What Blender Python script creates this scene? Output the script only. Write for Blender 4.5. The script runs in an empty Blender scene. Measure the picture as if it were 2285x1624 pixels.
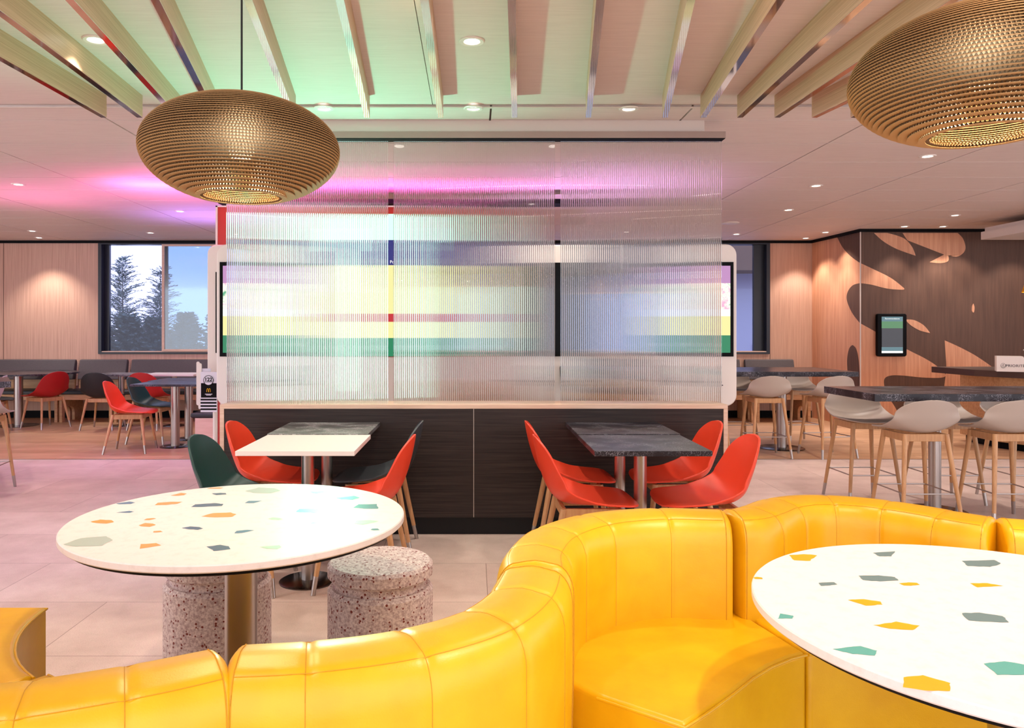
import bpy, bmesh, math, random
from mathutils import Vector, Matrix
PI = math.pi
random.seed(7)
C = bpy.context.scene.collection
D = bpy.data
# ------------------------------------------------------------------ camera
CAMH, F, VX, VY = 1.33, 1700.0, 1055.0, 740.0
cam = D.cameras.new('camera'); camo = D.objects.new('camera', cam); C.objects.link(camo)
camo.location = (0, 0, CAMH); camo.rotation_euler = (PI/2, 0, 0)
cam.sensor_width = 36; cam.lens = 36*F/2285
cam.shift_x = (2285/2-VX)/2285; cam.shift_y = -(1624/2-VY)/2285
cam.clip_start = 0.02
bpy.context.scene.camera = camo
# ------------------------------------------------------------------ world, exposure
vs = bpy.context.scene.view_settings
vs.view_transform = 'Standard'; vs.look = 'None'; vs.gamma = 1; vs.use_curve_mapping = False
vs.exposure = 0.16
w = D.worlds.new('world'); bpy.context.scene.world = w; w.use_nodes = True
w.node_tree.nodes['Background'].inputs[0].default_value = (0.95, 0.93, 1.0, 1)
w.node_tree.nodes['Background'].inputs[1].default_value = 2.3
CEIL, RECESS = 2.74, 2.756
def light(kind, name, loc, power, color, rot=(0, 0, 0), **kw):
    l = D.lights.new(name, kind); l.energy = power; l.color = color
    for k, v in kw.items(): setattr(l, k, v)
    o = D.objects.new(name, l); o.location = loc; o.rotation_euler = rot
    C.objects.link(o); return o
def aim(o, tgt):
    o.rotation_euler = (Vector(tgt)-o.location).to_track_quat('-Z', 'Y').to_euler()
WARM = (1.0, 0.80, 0.62); SOFTW = (1.0, 0.87, 0.77)
# coloured spots added without fixtures for the green, violet and pink light cast
o = light('SPOT', 'green_spotlight', (-0.95, 4.85, 1.45), 80, (0.22, 1.0, 0.66), spot_size=2.5, spot_blend=0.55, shadow_soft_size=0.05); aim(o, (-0.62, 3.4, 2.75))
o = light('SPOT', 'green_table_spotlight', (-0.55, 4.6, 2.45), 14, (0.05, 1.0, 0.65), spot_size=0.46, spot_blend=0.5, shadow_soft_size=0.05); aim(o, (-0.36, 2.62, 0.74))
o = light('SPOT', 'violet_spotlight', (-2.3, 4.2, 2.6), 80, (0.40, 0.30, 1.0), spot_size=1.9, spot_blend=0.9, shadow_soft_size=0.1); aim(o, (-3.7, 5.0, 0))
o = light('SPOT', 'violet_back_spotlight', (-3.0, 6.6, 2.55), 120, (0.50, 0.30, 1.0), spot_size=2.0, spot_blend=0.8, shadow_soft_size=0.1); aim(o, (-4.2, 9.5, 0.6))
o = light('AREA', 'pink_trunking_light', (-1.5, 7.32, 2.535), 26, (1.0, 0.10, 0.62), (PI, 0, 0), shape='RECTANGLE', size=3.6, size_y=0.06)
for x, y, z, pw, c in ((-3.0, 7.5, 1.85, 60, (1.0, 0.14, 0.50)), (-4.6, 7.9, 1.7, 40, (1.0, 0.18, 0.55)), (-3.2, 9.3, 1.8, 70, (0.42, 0.22, 1.0)), (1.3, 7.4, 1.8, 75, (0.78, 0.38, 1.0))):
    light('SPOT', 'coloured_uplight', (x, y, z), pw, c, (PI, 0, 0), spot_size=2.3, spot_blend=1.0, shadow_soft_size=0.04)
# ------------------------------------------------------------------ helpers
def atY(px, py, Y): return Vector(((px-VX)*Y/F, Y, CAMH-(py-VY)*Y/F))
def atZ(px, py, z):
    Y = (CAMH-z)*F/(py-VY); return Vector(((px-VX)*Y/F, Y, z))
class MB:
    def __init__(s): s.v = []; s.f = []; s.m = []
    def add(s, vs, fs, mi=0):
        b = len(s.v); s.v += [tuple(v) for v in vs]
        for f in fs: s.f.append(tuple(i+b for i in f)); s.m.append(mi)
    def box(s, a, b, mi=0, rot=None):
        (x0, y0, z0), (x1, y1, z1) = a, b
        vs = [(x, y, z) for z in (z0, z1) for x, y in ((x0, y0), (x1, y0), (x1, y1), (x0, y1))]
        if rot:
            c = Vector(((x0+x1)/2, (y0+y1)/2, (z0+z1)/2)); vs = [c+rot@(Vector(v)-c) for v in vs]
        s.add(vs, [(3, 2, 1, 0), (4, 5, 6, 7), (0, 1, 5, 4), (1, 2, 6, 5), (2, 3, 7, 6), (3, 0, 4, 7)], mi)
    def cyl(s, p, q, r0, r1=None, n=20, mi=0, cap=True):
        if r1 is None: r1 = r0
        p, q = Vector(p), Vector(q); d = (q-p).normalized()
        a = d.orthogonal().normalized(); b = d.cross(a)
        vs = []
        for c, r in ((p, r0), (q, r1)):
            for k in range(n):
                t = 2*PI*k/n; vs.append(c+(a*math.cos(t)+b*math.sin(t))*r)
        fs = [(k, (k+1) % n, n+(k+1) % n, n+k) for k in range(n)]
        if cap: fs += [tuple(reversed(range(n))), tuple(range(n, 2*n))]
        s.add(vs, fs, mi)
    def lathe(s, prof, c=(0, 0, 0), n=48, mi=0, closed=False):
        vs = []; m = len(prof)
        for r, z in prof:
            for k in range(n):
                t = 2*PI*k/n; vs.append((c[0]+r*math.cos(t), c[1]+r*math.sin(t), c[2]+z))
        fs = []
        for i in range(m if closed else m-1):
            j = (i+1) % m
            for k in range(n):
                fs.append((i*n+k, i*n+(k+1) % n, j*n+(k+1) % n, j*n+k))
        if not closed:
            fs += [tuple(reversed(range(n))), tuple(range((m-1)*n, m*n))]
        s.add(vs, fs, mi)
    def prism(s, poly, z0, z1, mi=0, axis='z'):
        n = len(poly)
        f = {'z': lambda p, h: (p[0], p[1], h), 'y': lambda p, h: (p[0], h, p[1]), 'x': lambda p, h: (h, p[0], p[1])}[axis]
        s.add([f(p, z0) for p in poly]+[f(p, z1) for p in poly],
              [tuple(reversed(range(n))), tuple(range(n, 2*n))]+[(k, (k+1) % n, n+(k+1) % n, n+k) for k in range(n)], mi)
    def poly(s, pts, mi=0): s.add(pts, [tuple(range(len(pts)))], mi)
    def tube(s, pts, r, n=8, mi=0, closed=False):
        pts = [Vector(p) for p in pts]; m = len(pts); vs = []
        for i, p in enumerate(pts):
            if closed: d = pts[(i+1) % m]-pts[i-1]
            else: d = pts[min(i+1, m-1)]-pts[max(i-1, 0)]
            d.normalize(); up = Vector((0, 0, 1)) if abs(d.z) < 0.9 else Vector((1, 0, 0))
            a = d.cross(up).normalized(); b = d.cross(a)
            for k in range(n):
                t = 2*PI*k/n; vs.append(p+(a*math.cos(t)+b*math.sin(t))*r)
        fs = []
        for i in range(m if closed else m-1):
            j = (i+1) % m
            for k in range(n): fs.append((i*n+k, i*n+(k+1) % n, j*n+(k+1) % n, j*n+k))
        if not closed: fs += [tuple(reversed(range(n))), tuple(range((m-1)*n, m*n))]
        s.add(vs, fs, mi)
    def build(s, name, mats, parent=None, smooth=True, bevel=0, seg=2, loc=None):
        me = D.meshes.new(name); me.from_pydata(s.v, [], s.f)
        if not isinstance(mats, (list, tuple)): mats = [mats]
        for m in mats: me.materials.append(m)
        me.polygons.foreach_set('material_index', s.m)
        bm = bmesh.new(); bm.from_mesh(me); bmesh.ops.recalc_face_normals(bm, faces=bm.faces); bm.to_mesh(me); bm.free()
        if smooth:
            me.polygons.foreach_set('use_smooth', [True]*len(me.polygons)); me.set_sharp_from_angle(angle=math.radians(35))
        o = D.objects.new(name, me); C.objects.link(o)
        if parent: o.parent = parent
        if loc: o.location = loc
        if bevel:
            b = o.modifiers.new('bevel', 'BEVEL'); b.width = bevel; b.segments = seg; b.limit_method = 'ANGLE'; b.angle_limit = 0.7
            b.harden_normals = False
        return o
def thing(name, label, cat, loc=(0, 0, 0), rotz=0, group=None):
    o = D.objects.new(name, None); C.objects.link(o); o.location = loc; o.rotation_euler = (0, 0, rotz)
    o.empty_display_size = 0.1
    return tag(o, label, cat, group)
def tag(o, label, cat, group=None, kind=None):
    o['label'] = label; o['category'] = cat
    if group: o['group'] = group
    if kind: o['kind'] = kind
    return o
def struct(o): o['kind'] = 'structure'; return o
def copy_tree(o, parent=None):
    c = o.copy(); C.objects.link(c); c.parent = parent
    for ch in list(o.children): copy_tree(ch, c)
    return c
def dup(root, label, loc, rotz, group=None, mats=None):
    r = copy_tree(root); r.location = loc; r.rotation_euler = (0, 0, rotz); r['label'] = label
    if group: r['group'] = group
    return r
def face(dx, dy): return math.atan2(-dx, dy)
def catmull(P, n):
    P = [Vector(p) for p in P]; Q = [2*P[0]-P[1]]+P+[2*P[-1]-P[-2]]; out = []
    for i in range(1, len(Q)-2):
        a, b, c, d = Q[i-1:i+3]
        for k in range(n):
            t = k/n
            out.append(0.5*((2*b)+(c-a)*t+(2*a-5*b+4*c-d)*t*t+(3*b-a-3*c+d)*t**3))
    out.append(P[-1]); return out
def text(s, size, mat, name, parent, loc, rot=(PI/2, 0, 0), ext=0.0004, align='CENTER', bold=0, space=1.0):
    cu = D.curves.new(name, 'FONT'); cu.body = s; cu.size = size; cu.extrude = ext; cu.align_x = align; cu.offset = bold; cu.space_character = space
    t = D.objects.new(name, cu); C.objects.link(t)
    bpy.context.view_layer.update()
    me = D.meshes.new_from_object(t.evaluated_get(bpy.context.evaluated_depsgraph_get()))
    D.objects.remove(t)
    me.materials.clear(); me.materials.append(mat)
    o = D.objects.new(name, me); C.objects.link(o); o.location = loc; o.rotation_euler = rot; o.parent = parent
    return o
# ------------------------------------------------------------------ materials
def srgb(c): return tuple(((x/255)/12.92 if x/255 <= 0.04045 else (((x/255)+0.055)/1.055)**2.4) for x in c)+(1,)
def mat(name, col, rough=0.5, metal=0, **kw):
    m = D.materials.new(name); m.use_nodes = True; b = m.node_tree.nodes['Principled BSDF']
    b.inputs['Base Color'].default_value = srgb(col); b.inputs['Roughness'].default_value = rough; b.inputs['Metallic'].default_value = metal
    for k, v in kw.items(): b.inputs[k.replace('_', ' ')].default_value = v
    return m
class NT:
    def __init__(s, m): s.t = m.node_tree; s.b = s.t.nodes['Principled BSDF']
    def n(s, typ, **kw):
        x = s.t.nodes.new(typ)
        for k, v in kw.items():
            if k in x.inputs.keys() if hasattr(x.inputs, 'keys') else False: x.inputs[k].default_value = v
            else: setattr(x, k, v)
        return x
    def l(s, a, b): s.t.links.new(a, b)
    def coord(s, scale=(1, 1, 1), kind='Object', rot=(0, 0, 0)):
        tc = s.n('ShaderNodeTexCoord'); mp = s.n('ShaderNodeMapping'); mp.inputs['Scale'].default_value = scale; mp.inputs['Rotation'].default_value = rot
        s.l(tc.outputs[kind], mp.inputs[0]); return mp.outputs[0]
    def ramp(s, fac, stops, interp='LINEAR'):
        r = s.n('ShaderNodeValToRGB'); r.color_ramp.interpolation = interp
        while len(r.color_ramp.elements) < len(stops): r.color_ramp.elements.new(0.5)
        for e, (p, c) in zip(r.color_ramp.elements, stops): e.position = p; e.color = srgb(c)
        s.l(fac, r.inputs[0]); return r.outputs[0]
    def bump(s, h, strength=0.2, dist=0.01):
        b = s.n('ShaderNodeBump'); b.inputs['Strength'].default_value = strength; b.inputs['Distance'].default_value = dist
        s.l(h, b.inputs['Height']); s.l(b.outputs[0], s.b.inputs['Normal'])
    def noise(s, vec, scale=5, detail=4, rough=0.5):
        x = s.n('ShaderNodeTexNoise'); x.inputs['Scale'].default_value = scale; x.inputs['Detail'].default_value = detail; x.inputs['Roughness'].default_value = rough
        s.l(vec, x.inputs['Vector']); return x.outputs[0]
def wood(name, c1, c2, scale, rough=0.45, bump=0.1):
    m = mat(name, c1, rough); t = NT(m); v = t.coord(scale)
    f = t.noise(v, 1.0, 5, 0.6); c = t.ramp(f, [(0.32, c1), (0.68, c2)]); t.l(c, t.b.inputs['Base Color'])
    if bump: t.bump(f, bump, 0.002)
    return m
def emis(name, col, s):
    m = mat(name, (0, 0, 0), 0.4); b = m.node_tree.nodes['Principled BSDF']
    b.inputs['Emission Color'].default_value = srgb(col); b.inputs['Emission Strength'].default_value = s; return m
M = {}
M['oak_wall'] = wood('pale_oak_laminate', (214, 176, 154), (188, 148, 126), (80, 80, 1.4), 0.5)
M['oak_red'] = wood('reddish_oak_laminate', (222, 164, 128), (198, 136, 102), (44, 44, 1.4), 0.55)
M['oak_slat'] = wood('oak_slat', (216, 182, 150), (186, 150, 118), (3, 1.5, 170), 0.45)
M['oak_leg'] = wood('oak_leg', (206, 160, 112), (182, 132, 86), (60, 60, 5), 0.4)
M['oak_edge'] = wood('light_oak_edging', (226, 196, 174), (206, 172, 146), (3, 60, 60), 0.45)
M['oak_bench'] = wood('oak_bench', (214, 170, 122), (190, 142, 96), (4, 40, 40), 0.45)
M['dark_oak'] = wood('black_brown_oak', (64, 54, 50), (38, 32, 32), (2.0, 70, 110), 0.5, 0.25)
M['dark_oak'].node_tree.nodes['Principled BSDF'].inputs['Specular IOR Level'].default_value = 0.2
M['brown_print'] = wood('brown_mural_print', (98, 68, 52), (82, 55, 42), (40, 40, 2.0), 0.6)
M['black'] = mat('matt_black', (8, 8, 11), 0.6, Specular_IOR_Level=0.12)
M['navy_frame'] = mat('dark_window_frame', (20, 24, 38), 0.35)
M['plinth'] = mat('dark_plinth', (22, 22, 24), 0.5, Specular_IOR_Level=0.25)
M['steel'] = mat('brushed_steel', (178, 170, 165), 0.32, 1.0)
t = NT(M['steel']); f = t.noise(t.coord((300, 300, 4)), 1, 2); t.bump(f, 0.12, 0.001)
M['chrome'] = mat('polished_chrome', (235, 228, 225), 0.06, 1.0)
M['dark_steel'] = mat('dark_steel_base', (92, 86, 82), 0.25, 1.0)
M['red'] = mat('red_plastic', (232, 68, 38), 0.42)
M['deep_red'] = mat('deep_red_plastic', (176, 24, 28), 0.45)
M['green_shell'] = mat('dark_green_plastic', (28, 62, 58), 0.42)
M['black_shell'] = mat('black_plastic', (26, 28, 34), 0.42)
M['grey_shell'] = mat('dark_grey_plastic', (62, 66, 70), 0.42)
M['taupe'] = mat('taupe_plastic', (178, 164, 152), 0.45)
M['lilac'] = mat('white_plastic_shell', (214, 208, 214), 0.45)
M['white'] = mat('white_lacquer', (232, 222, 214), 0.35)
M['white_top'] = mat('white_laminate', (240, 230, 222), 0.35)
M['ceil_trim'] = mat('ceiling_white_trim', (214, 200, 190), 0.5)
M['felt'] = mat('charcoal_felt', (86, 82, 88), 0.95)
t = NT(M['felt']); f = t.noise(t.coord((400, 400, 400)), 1, 2); t.l(t.ramp(f, [(0.3, (70, 66, 70)), (0.7, (108, 102, 104))]), t.b.inputs['Base Color'])
M['cord'] = mat('black_cord', (10, 10, 10), 0.6)
# ceiling panel
M['ceiling'] = mat('ceiling_board', (222, 206, 198), 0.6)
t = NT(M['ceiling']); f = t.noise(t.coord((6, 160, 6)), 1, 3); t.l(t.ramp(f, [(0.3, (216, 200, 192)), (0.7, (226, 211, 203))]), t.b.inputs['Base Color'])
M['ceil_gap'] = mat('ceiling_joint', (124, 108, 102), 0.8)
# leather
M['leather'] = mat('yellow_leather', (230, 172, 10), 0.36)
t = NT(M['leather']); v = t.coord((1, 1, 1)); f = t.noise(v, 260, 3, 0.6); f2 = t.noise(v, 9, 3, 0.5)
mx = t.n('ShaderNodeMath', operation='MULTIPLY_ADD'); mx.inputs[1].default_value = 0.12; t.l(f, mx.inputs[0]); t.l(f2, mx.inputs[2])
t.bump(mx.outputs[0], 0.32, 0.006)
t.l(t.ramp(f2, [(0.3, (225, 166, 7)), (0.7, (235, 180, 14))]), t.b.inputs['Base Color'])
M['seam'] = mat('ochre_seam', (200, 140, 8), 0.6)
M['leather_dark'] = mat('tan_seat_side', (206, 150, 40), 0.5)
# terrazzo stool
M['terrazzo'] = mat('speckled_terrazzo', (205, 185, 182), 0.5)
t = NT(M['terrazzo']); v = t.coord(); f0 = t.noise(v, 90, 4, 0.7); base = t.ramp(f0, [(0.38, (176, 150, 150)), (0.6, (232, 218, 214))])
vo = t.n('ShaderNodeTexVoronoi'); vo.inputs['Scale'].default_value = 84; t.l(v, vo.inputs['Vector'])
rnd = t.n('ShaderNodeSeparateColor'); t.l(vo.outputs['Color'], rnd.inputs[0])
a = t.n('ShaderNodeMath', operation='MULTIPLY'); t.l(rnd.outputs[0], a.inputs[0]); a.inputs[1].default_value = 0.46
b_ = t.n('ShaderNodeMath', operation='LESS_THAN'); t.l(vo.outputs['Distance'], b_.inputs[0]); t.l(a.outputs[0], b_.inputs[1])
g = t.n('ShaderNodeMath', operation='GREATER_THAN'); t.l(rnd.outputs[1], g.inputs[0]); g.inputs[1].default_value = 0.35
mm = t.n('ShaderNodeMath', operation='MULTIPLY'); t.l(b_.outputs[0], mm.inputs[0]); t.l(g.outputs[0], mm.inputs[1])
mix = t.n('ShaderNodeMix', data_type='RGBA'); t.l(mm.outputs[0], mix.inputs[0]); t.l(base, mix.inputs[6]); mix.inputs[7].default_value = srgb((126, 52, 44)); t.l(mix.outputs[2], t.b.inputs['Base Color'])
# black marble with white veins
def marble(name, dark, vein, amt=0.035, rough=0.28):
    m = mat(name, dark, rough); t = NT(m); v = t.coord()
    n1 = t.n('ShaderNodeTexNoise'); n1.inputs['Scale'].default_value = 44; n1.inputs['Detail'].default_value = 3; n1.inputs['Distortion'].default_value = 2.2; t.l(v, n1.inputs['Vector'])
    s_ = t.n('ShaderNodeMath', operation='SUBTRACT'); t.l(n1.outputs[0], s_.inputs[0]); s_.inputs[1].default_value = 0.5
    ab = t.n('ShaderNodeMath', operation='ABSOLUTE'); t.l(s_.outputs[0], ab.inputs[0])
    c1 = t.ramp(ab.outputs[0], [(0.0, (255, 255, 255)), (amt, (0, 0, 0))])
    f = t.noise(v, 7, 3); c2 = t.ramp(f, [(0.42, (0, 0, 0)), (0.6, (255, 255, 255))])
    mu = t.n('ShaderNodeMath', operation='MULTIPLY'); t.l(c1, mu.inputs[0]); t.l(c2, mu.inputs[1])
    mx = t.n('ShaderNodeMix', data_type='RGBA'); t.l(mu.outputs[0], mx.inputs[0]); mx.inputs[6].default_value = srgb(dark); mx.inputs[7].default_value = srgb(vein); t.b.inputs['Specular IOR Level'].default_value = 0.3
    t.l(mx.outputs[2], t.b.inputs['Base Color']); return m
M['marble'] = marble('black_marble_laminate', (34, 31, 38), (205, 200, 212), 0.022)
M['marble_light'] = marble('grey_marble_laminate', (84, 82, 82), (225, 222, 224), 0.06)
# round table top
M['quartz'] = mat('white_quartz', (242, 232, 226), 0.42, Specular_IOR_Level=0.25)
t = NT(M['quartz']); f = t.noise(t.coord(), 30, 5, 0.7); t.l(t.ramp(f, [(0.25, (224, 212, 207)), (0.5, (234, 225, 221))]), t.b.inputs['Base Color'])
CH = {'O': (226, 158, 62), 'M': (238, 166, 10), 'B': (86, 126, 146), 'D': (108, 132, 134), 'K': (70, 108, 116), 'G': (176, 192, 180), 'L': (176, 205, 178), 'T': (92, 166, 156)}
CHM = {k: mat('chip_'+n, CH[k], 0.35) for k, n in zip('OMBDKGLT', ('orange', 'mustard', 'blue', 'grey', 'petrol', 'sage', 'mint', 'teal'))}
# floors
M['tile'] = mat('beige_stone_tile', (208, 184, 170), 0.42)
t = NT(M['tile']); v = t.coord(); br = t.n('ShaderNodeTexBrick'); t.l(v, br.inputs['Vector'])
br.offset = 0.5; br.inputs['Scale'].default_value = 1; br.inputs['Brick Width'].default_value = 1.25; br.inputs['Row Height'].default_value = 0.625
br.inputs['Mortar Size'].default_value = 0.0016; br.inputs['Color1'].default_value = srgb((234, 216, 206)); br.inputs['Color2'].default_value = srgb((222, 202, 192)); br.inputs['Mortar'].default_value = srgb((140, 116, 106))
f = t.noise(v, 3, 6, 0.65); c = t.ramp(f, [(0.3, (225, 218, 214)), (0.7, (255, 252, 250))]); f3 = t.noise(v, 220, 2, 0.8); c3 = t.ramp(f3, [(0.35, (205, 200, 198)), (0.5, (255, 255, 255))])
m1 = t.n('ShaderNodeMix', data_type='RGBA', blend_type='MULTIPLY'); m1.inputs[0].default_value = 1; t.l(br.outputs['Color'], m1.inputs[6]); t.l(c, m1.inputs[7])
m2 = t.n('ShaderNodeMix', data_type='RGBA', blend_type='MULTIPLY'); m2.inputs[0].default_value = 0.5; t.l(m1.outputs[2], m2.inputs[6]); t.l(c3, m2.inputs[7]); t.l(m2.outputs[2], t.b.inputs['Base Color'])
M['plank'] = mat('oak_plank_floor', (190, 140, 105), 0.4)
t = NT(M['plank']); v = t.coord(); br = t.n('ShaderNodeTexBrick'); t.l(v, br.inputs['Vector']); br.offset = 0.37
br.inputs['Scale'].default_value = 1; br.inputs['Brick Width'].default_value = 1.3; br.inputs['Row Height'].default_value = 0.19; br.inputs['Mortar Size'].default_value = 0.0012
br.inputs['Color1'].default_value = srgb((226, 184, 146)); br.inputs['Color2'].default_value = srgb((206, 162, 124)); br.inputs['Mortar'].default_value = srgb((110, 76, 56))
f = t.noise(t.coord((2, 40, 1)), 1, 5); c = t.ramp(f, [(0.3, (210, 200, 192)), (0.7, (255, 255, 255))])
m1 = t.n('ShaderNodeMix', data_type='RGBA', blend_type='MULTIPLY'); m1.inputs[0].default_value = 1; t.l(br.outputs['Color'], m1.inputs[6]); t.l(c, m1.inputs[7]); t.l(m1.outputs[2], t.b.inputs['Base Color'])
# glass
def glassmat(name, col, rough=0.0, ior=1.45):
    m = D.materials.new(name); m.use_nodes = True; nt = m.node_tree; nt.nodes.clear()
    o = nt.nodes.new('ShaderNodeOutputMaterial'); g = nt.nodes.new('ShaderNodeBsdfGlass'); g.inputs['Color'].default_value = srgb(col); g.inputs['Roughness'].default_value = rough; g.inputs['IOR'].default_value = ior
    tr = nt.nodes.new('ShaderNodeBsdfTransparent'); mx = nt.nodes.new('ShaderNodeMixShader'); mx.inputs[0].default_value = 0.95
    nt.links.new(tr.outputs[0], mx.inputs[1]); nt.links.new(g.outputs[0], mx.inputs[2]); nt.links.new(mx.outputs[0], o.inputs[0]); return m
M['fluted'] = glassmat('fluted_glass', (250, 252, 252), 0.0, 1.45)
def pane(name, col, fac, rough=0.02):
    m = D.materials.new(name); m.use_nodes = True; nt = m.node_tree; nt.nodes.clear()
    o = nt.nodes.new('ShaderNodeOutputMaterial'); tr = nt.nodes.new('ShaderNodeBsdfTransparent'); tr.inputs[0].default_value = srgb(col)
    g = nt.nodes.new('ShaderNodeBsdfGlossy'); g.inputs['Roughness'].default_value = rough
    mx = nt.nodes.new('ShaderNodeMixShader'); mx.inputs[0].default_value = fac
    nt.links.new(tr.outputs[0], mx.inputs[1]); nt.links.new(g.outputs[0], mx.inputs[2]); nt.links.new(mx.outputs[0], o.inputs[0]); return m
M['pane'] = pane('window_glass', (226, 232, 255), 0.03)
M['blue_pane'] = pane('blue_tinted_screen', (196, 216, 226), 0.14, 0.05)
M['kraft'] = mat('kraft_cardboard', (166, 126, 78), 0.8)
M['kraft_flute'] = mat('kraft_corrugation', (102, 75, 46), 0.85)  # same cardboard, darkened for the shade between the rings
M['lens'] = emis('lit_lamp_lens', (255, 244, 232), 9)
M['bulb'] = emis('warm_bulb', (255, 206, 140), 22)
# ------------------------------------------------------------------ setting
YB, YR, XC = 11.8, 10.47, 5.33      # back wall, mural wall, corner
b = MB(); b.box((-9, -1.5, -0.1), (9.5, 7.93, 0)); struct(b.build('floor', M['tile'], smooth=False))
D.objects['floor'].data.transform(Matrix.Translation((-0.45-0.25, 0, 0))); D.objects['floor'].location = (0.70, 0, 0)
b = MB(); b.box((-9, 7.93, -0.1), (9.5, YB+0.15, 0)); struct(b.build('floor', M['plank'], smooth=False))
b = MB(); b.box((-9, 7.915, 0), (9.5, 7.94, 0.003)); struct(b.build('trim_1', M['steel'], smooth=False))
# ceiling panels with open joints
b = MB(); g = 0.0065
xs = [0.115+1.27*k for k in range(-8, 9)]; ys = [4.79]+[5.08+0.625*k for k in range(0, 11)]+[YB+0.1]
for i in range(len(xs)-1):
    for j in range(len(ys)-1):
        b.box((xs[i]+g, ys[j]+g, CEIL), (xs[i+1]-g, ys[j+1]-g, CEIL+0.02))
b.box((-10.2, 4.79, CEIL+0.02), (10.4, YB+0.1, CEIL+0.12), 1)
struct(b.build('ceiling', [M['ceiling'], M['ceil_gap']], smooth=False))
b = MB(); b.box((-10, -1.5, RECESS), (-0.2545, 4.79, CEIL+0.12)); b.box((-0.2505, -1.5, RECESS), (10, 4.79, CEIL+0.12)); b.box((-0.26, -1.5, RECESS+0.01), (-0.24, 4.79, CEIL+0.12), 1)
struct(b.build('ceiling', [M['ceiling'], M['ceil_gap']], smooth=False))
b = MB(); b.box((-10, 4.778, CEIL-0.004), (10, 4.802, CEIL+0.001)); struct(b.build('trim_2', M['ceil_trim'], smooth=False))
# back wall with two window openings
W1 = (-5.79, -3.62, 0.985, 2.70); W2 = (-0.1, 4.59, 0.985, 2.70)
b = MB()
def wallx(x0, x1, z0, z1, mi=0): b.box((x0, YB, z0), (x1, YB+0.14, z1), mi)
for x0, x1 in ((-9, W1[0]), (W1[1], W2[0]), (W2[1], 5.35)): wallx(x0, x1, 0, CEIL)
for W in (W1, W2): wallx(W[0], W[1], 0, W[2]); wallx(W[0], W[1], W[3], CEIL)
struct(b.build('wall_back', M['oak_wall'], smooth=False))
b = MB()
for x in (-7.27, 4.6): b.box((x, YB-0.004, 0.1), (x+0.006, YB, 2.70))
struct(b.build('trim_3', M['brown_print'], smooth=False))
# return wall and mural wall
RA, RB = Vector((5.25, YB, 0)), Vector((XC, YR, 0))
b = MB(); b.prism([(RA.x, RA.y+0.1), (RB.x, RB.y), (RB.x+0.2, RB.y), (RB.x+0.2, RA.y+0.1)], 0, CEIL)
ret = struct(b.build('wall_right_return', M['oak_red'], smooth=False))
b = MB(); b.box((XC, YR, 0), (9.5, YR+0.14, CEIL)); mur = struct(b.build('wall_mural', M['oak_red'], smooth=False))
def mp(pts): return [atY(1600+x*0.43109, 480+y*0.43103, YR-0.003) for x, y in pts]
def smoothpoly(pts, n=5, sharp=()):
    P = [Vector(p) for p in pts]; m = len(P); out = []
    for i in range(m):
        a, p, q, d = P[i-1], P[i], P[(i+1) % m], P[(i+2) % m]
        ta = Vector((0, 0)) if i in sharp else (q-a)/2
        tb = Vector((0, 0)) if (i+1) % m in sharp else (d-p)/2
        for k in range(n):
            t = k/n; h = (2*t**3-3*t*t+1, t**3-2*t*t+t, -2*t**3+3*t*t, t**3-t*t)
            out.append(tuple(h[0]*p+h[1]*ta+h[2]*q+h[3]*tb))
    return out
b = MB()                                             # brown field, then the light blades over it
b.poly([(XC, YR-0.002, 0.12), (9.5, YR-0.002, 0.12), (9.5, YR-0.002, 2.70), (XC, YR-0.002, 2.70)], 0)
LS = [([(812, 92), (860, 135), (930, 175), (1028, 210), (1010, 165), (975, 125), (930, 105), (880, 92)], (0, 3, 7)),
      ([(960, 92), (985, 130), (1175, 204), (1100, 243), (1155, 248), (1195, 238), (1198, 212), (1190, 206), (1240, 215), (1275, 195), (1286, 165), (1272, 120), (1245, 92)], (0, 1, 2, 3, 7, 12)),
      ([(742, 248), (800, 275), (900, 325), (968, 378), (960, 386), (880, 380), (800, 360), (742, 352)], (0, 3, 7)),
      ([(742, 560), (820, 603), (900, 650), (1000, 703), (1070, 738), (1130, 775), (1172, 812), (1183, 832), (1150, 842), (1060, 840), (960, 830), (900, 830), (868, 845), (865, 880), (880, 930), (930, 1010), (960, 1110), (742, 1110)], (0, 16, 17)),
      ([(1178, 648), (1250, 680), (1330, 722), (1400, 768), (1442, 800), (1470, 900), (1480, 1110), (1150, 1110), (1170, 930), (1186, 800), (1183, 725)], (0, 4, 6, 7)),
      ([(975, 540), (1020, 543), (1070, 570), (1103, 610), (1050, 597), (1000, 568)], (0, 3)),
      ([(1327, 457), (1333, 478), (1329, 503), (1319, 495), (1320, 470)], (0,))]
for pts, sh in LS:
    q = mp(smoothpoly(pts, 6, sh)); b.poly([(min(max(v.x, XC), 9.4), YR-0.004, max(v.z, 0.12)) for v in q], 1)
mo = b.build('mural_print', [M['brown_print'], M['oak_red']], mur, smooth=False)
nrm = Vector((RB.y-RA.y, -(RB.x-RA.x), 0)).normalized()
if nrm.x > 0: nrm = -nrm
def rp(x, y):
    px, py = 1600+x*0.43109, 480+y*0.43103; k = (px-VX)/F; d = RB-RA
    t = (k*RA.y-RA.x)/(d.x-k*d.y); p = RA+d*t
    return Vector((p.x, p.y, CAMH-(py-VY)*p.y/F))+nrm*0.003
b = MB()
for pts, sh in [([(622, 112), (742, 80), (742, 248), (690, 210), (650, 165)], (0, 1, 2)), ([(742, 352), (705, 362), (678, 395), (673, 440), (700, 505), (742, 560)], (0, 5)),
                ([(702, 672), (720, 690), (732, 740), (737, 800), (739, 870), (735, 900), (685, 900), (676, 800), (675, 740), (685, 690)], (0, 5, 6))]:
    b.poly([rp(x, y) for x, y in smoothpoly(pts, 6, sh)])
b.build('mural_print', M['brown_print'], ret, smooth=False)
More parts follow.
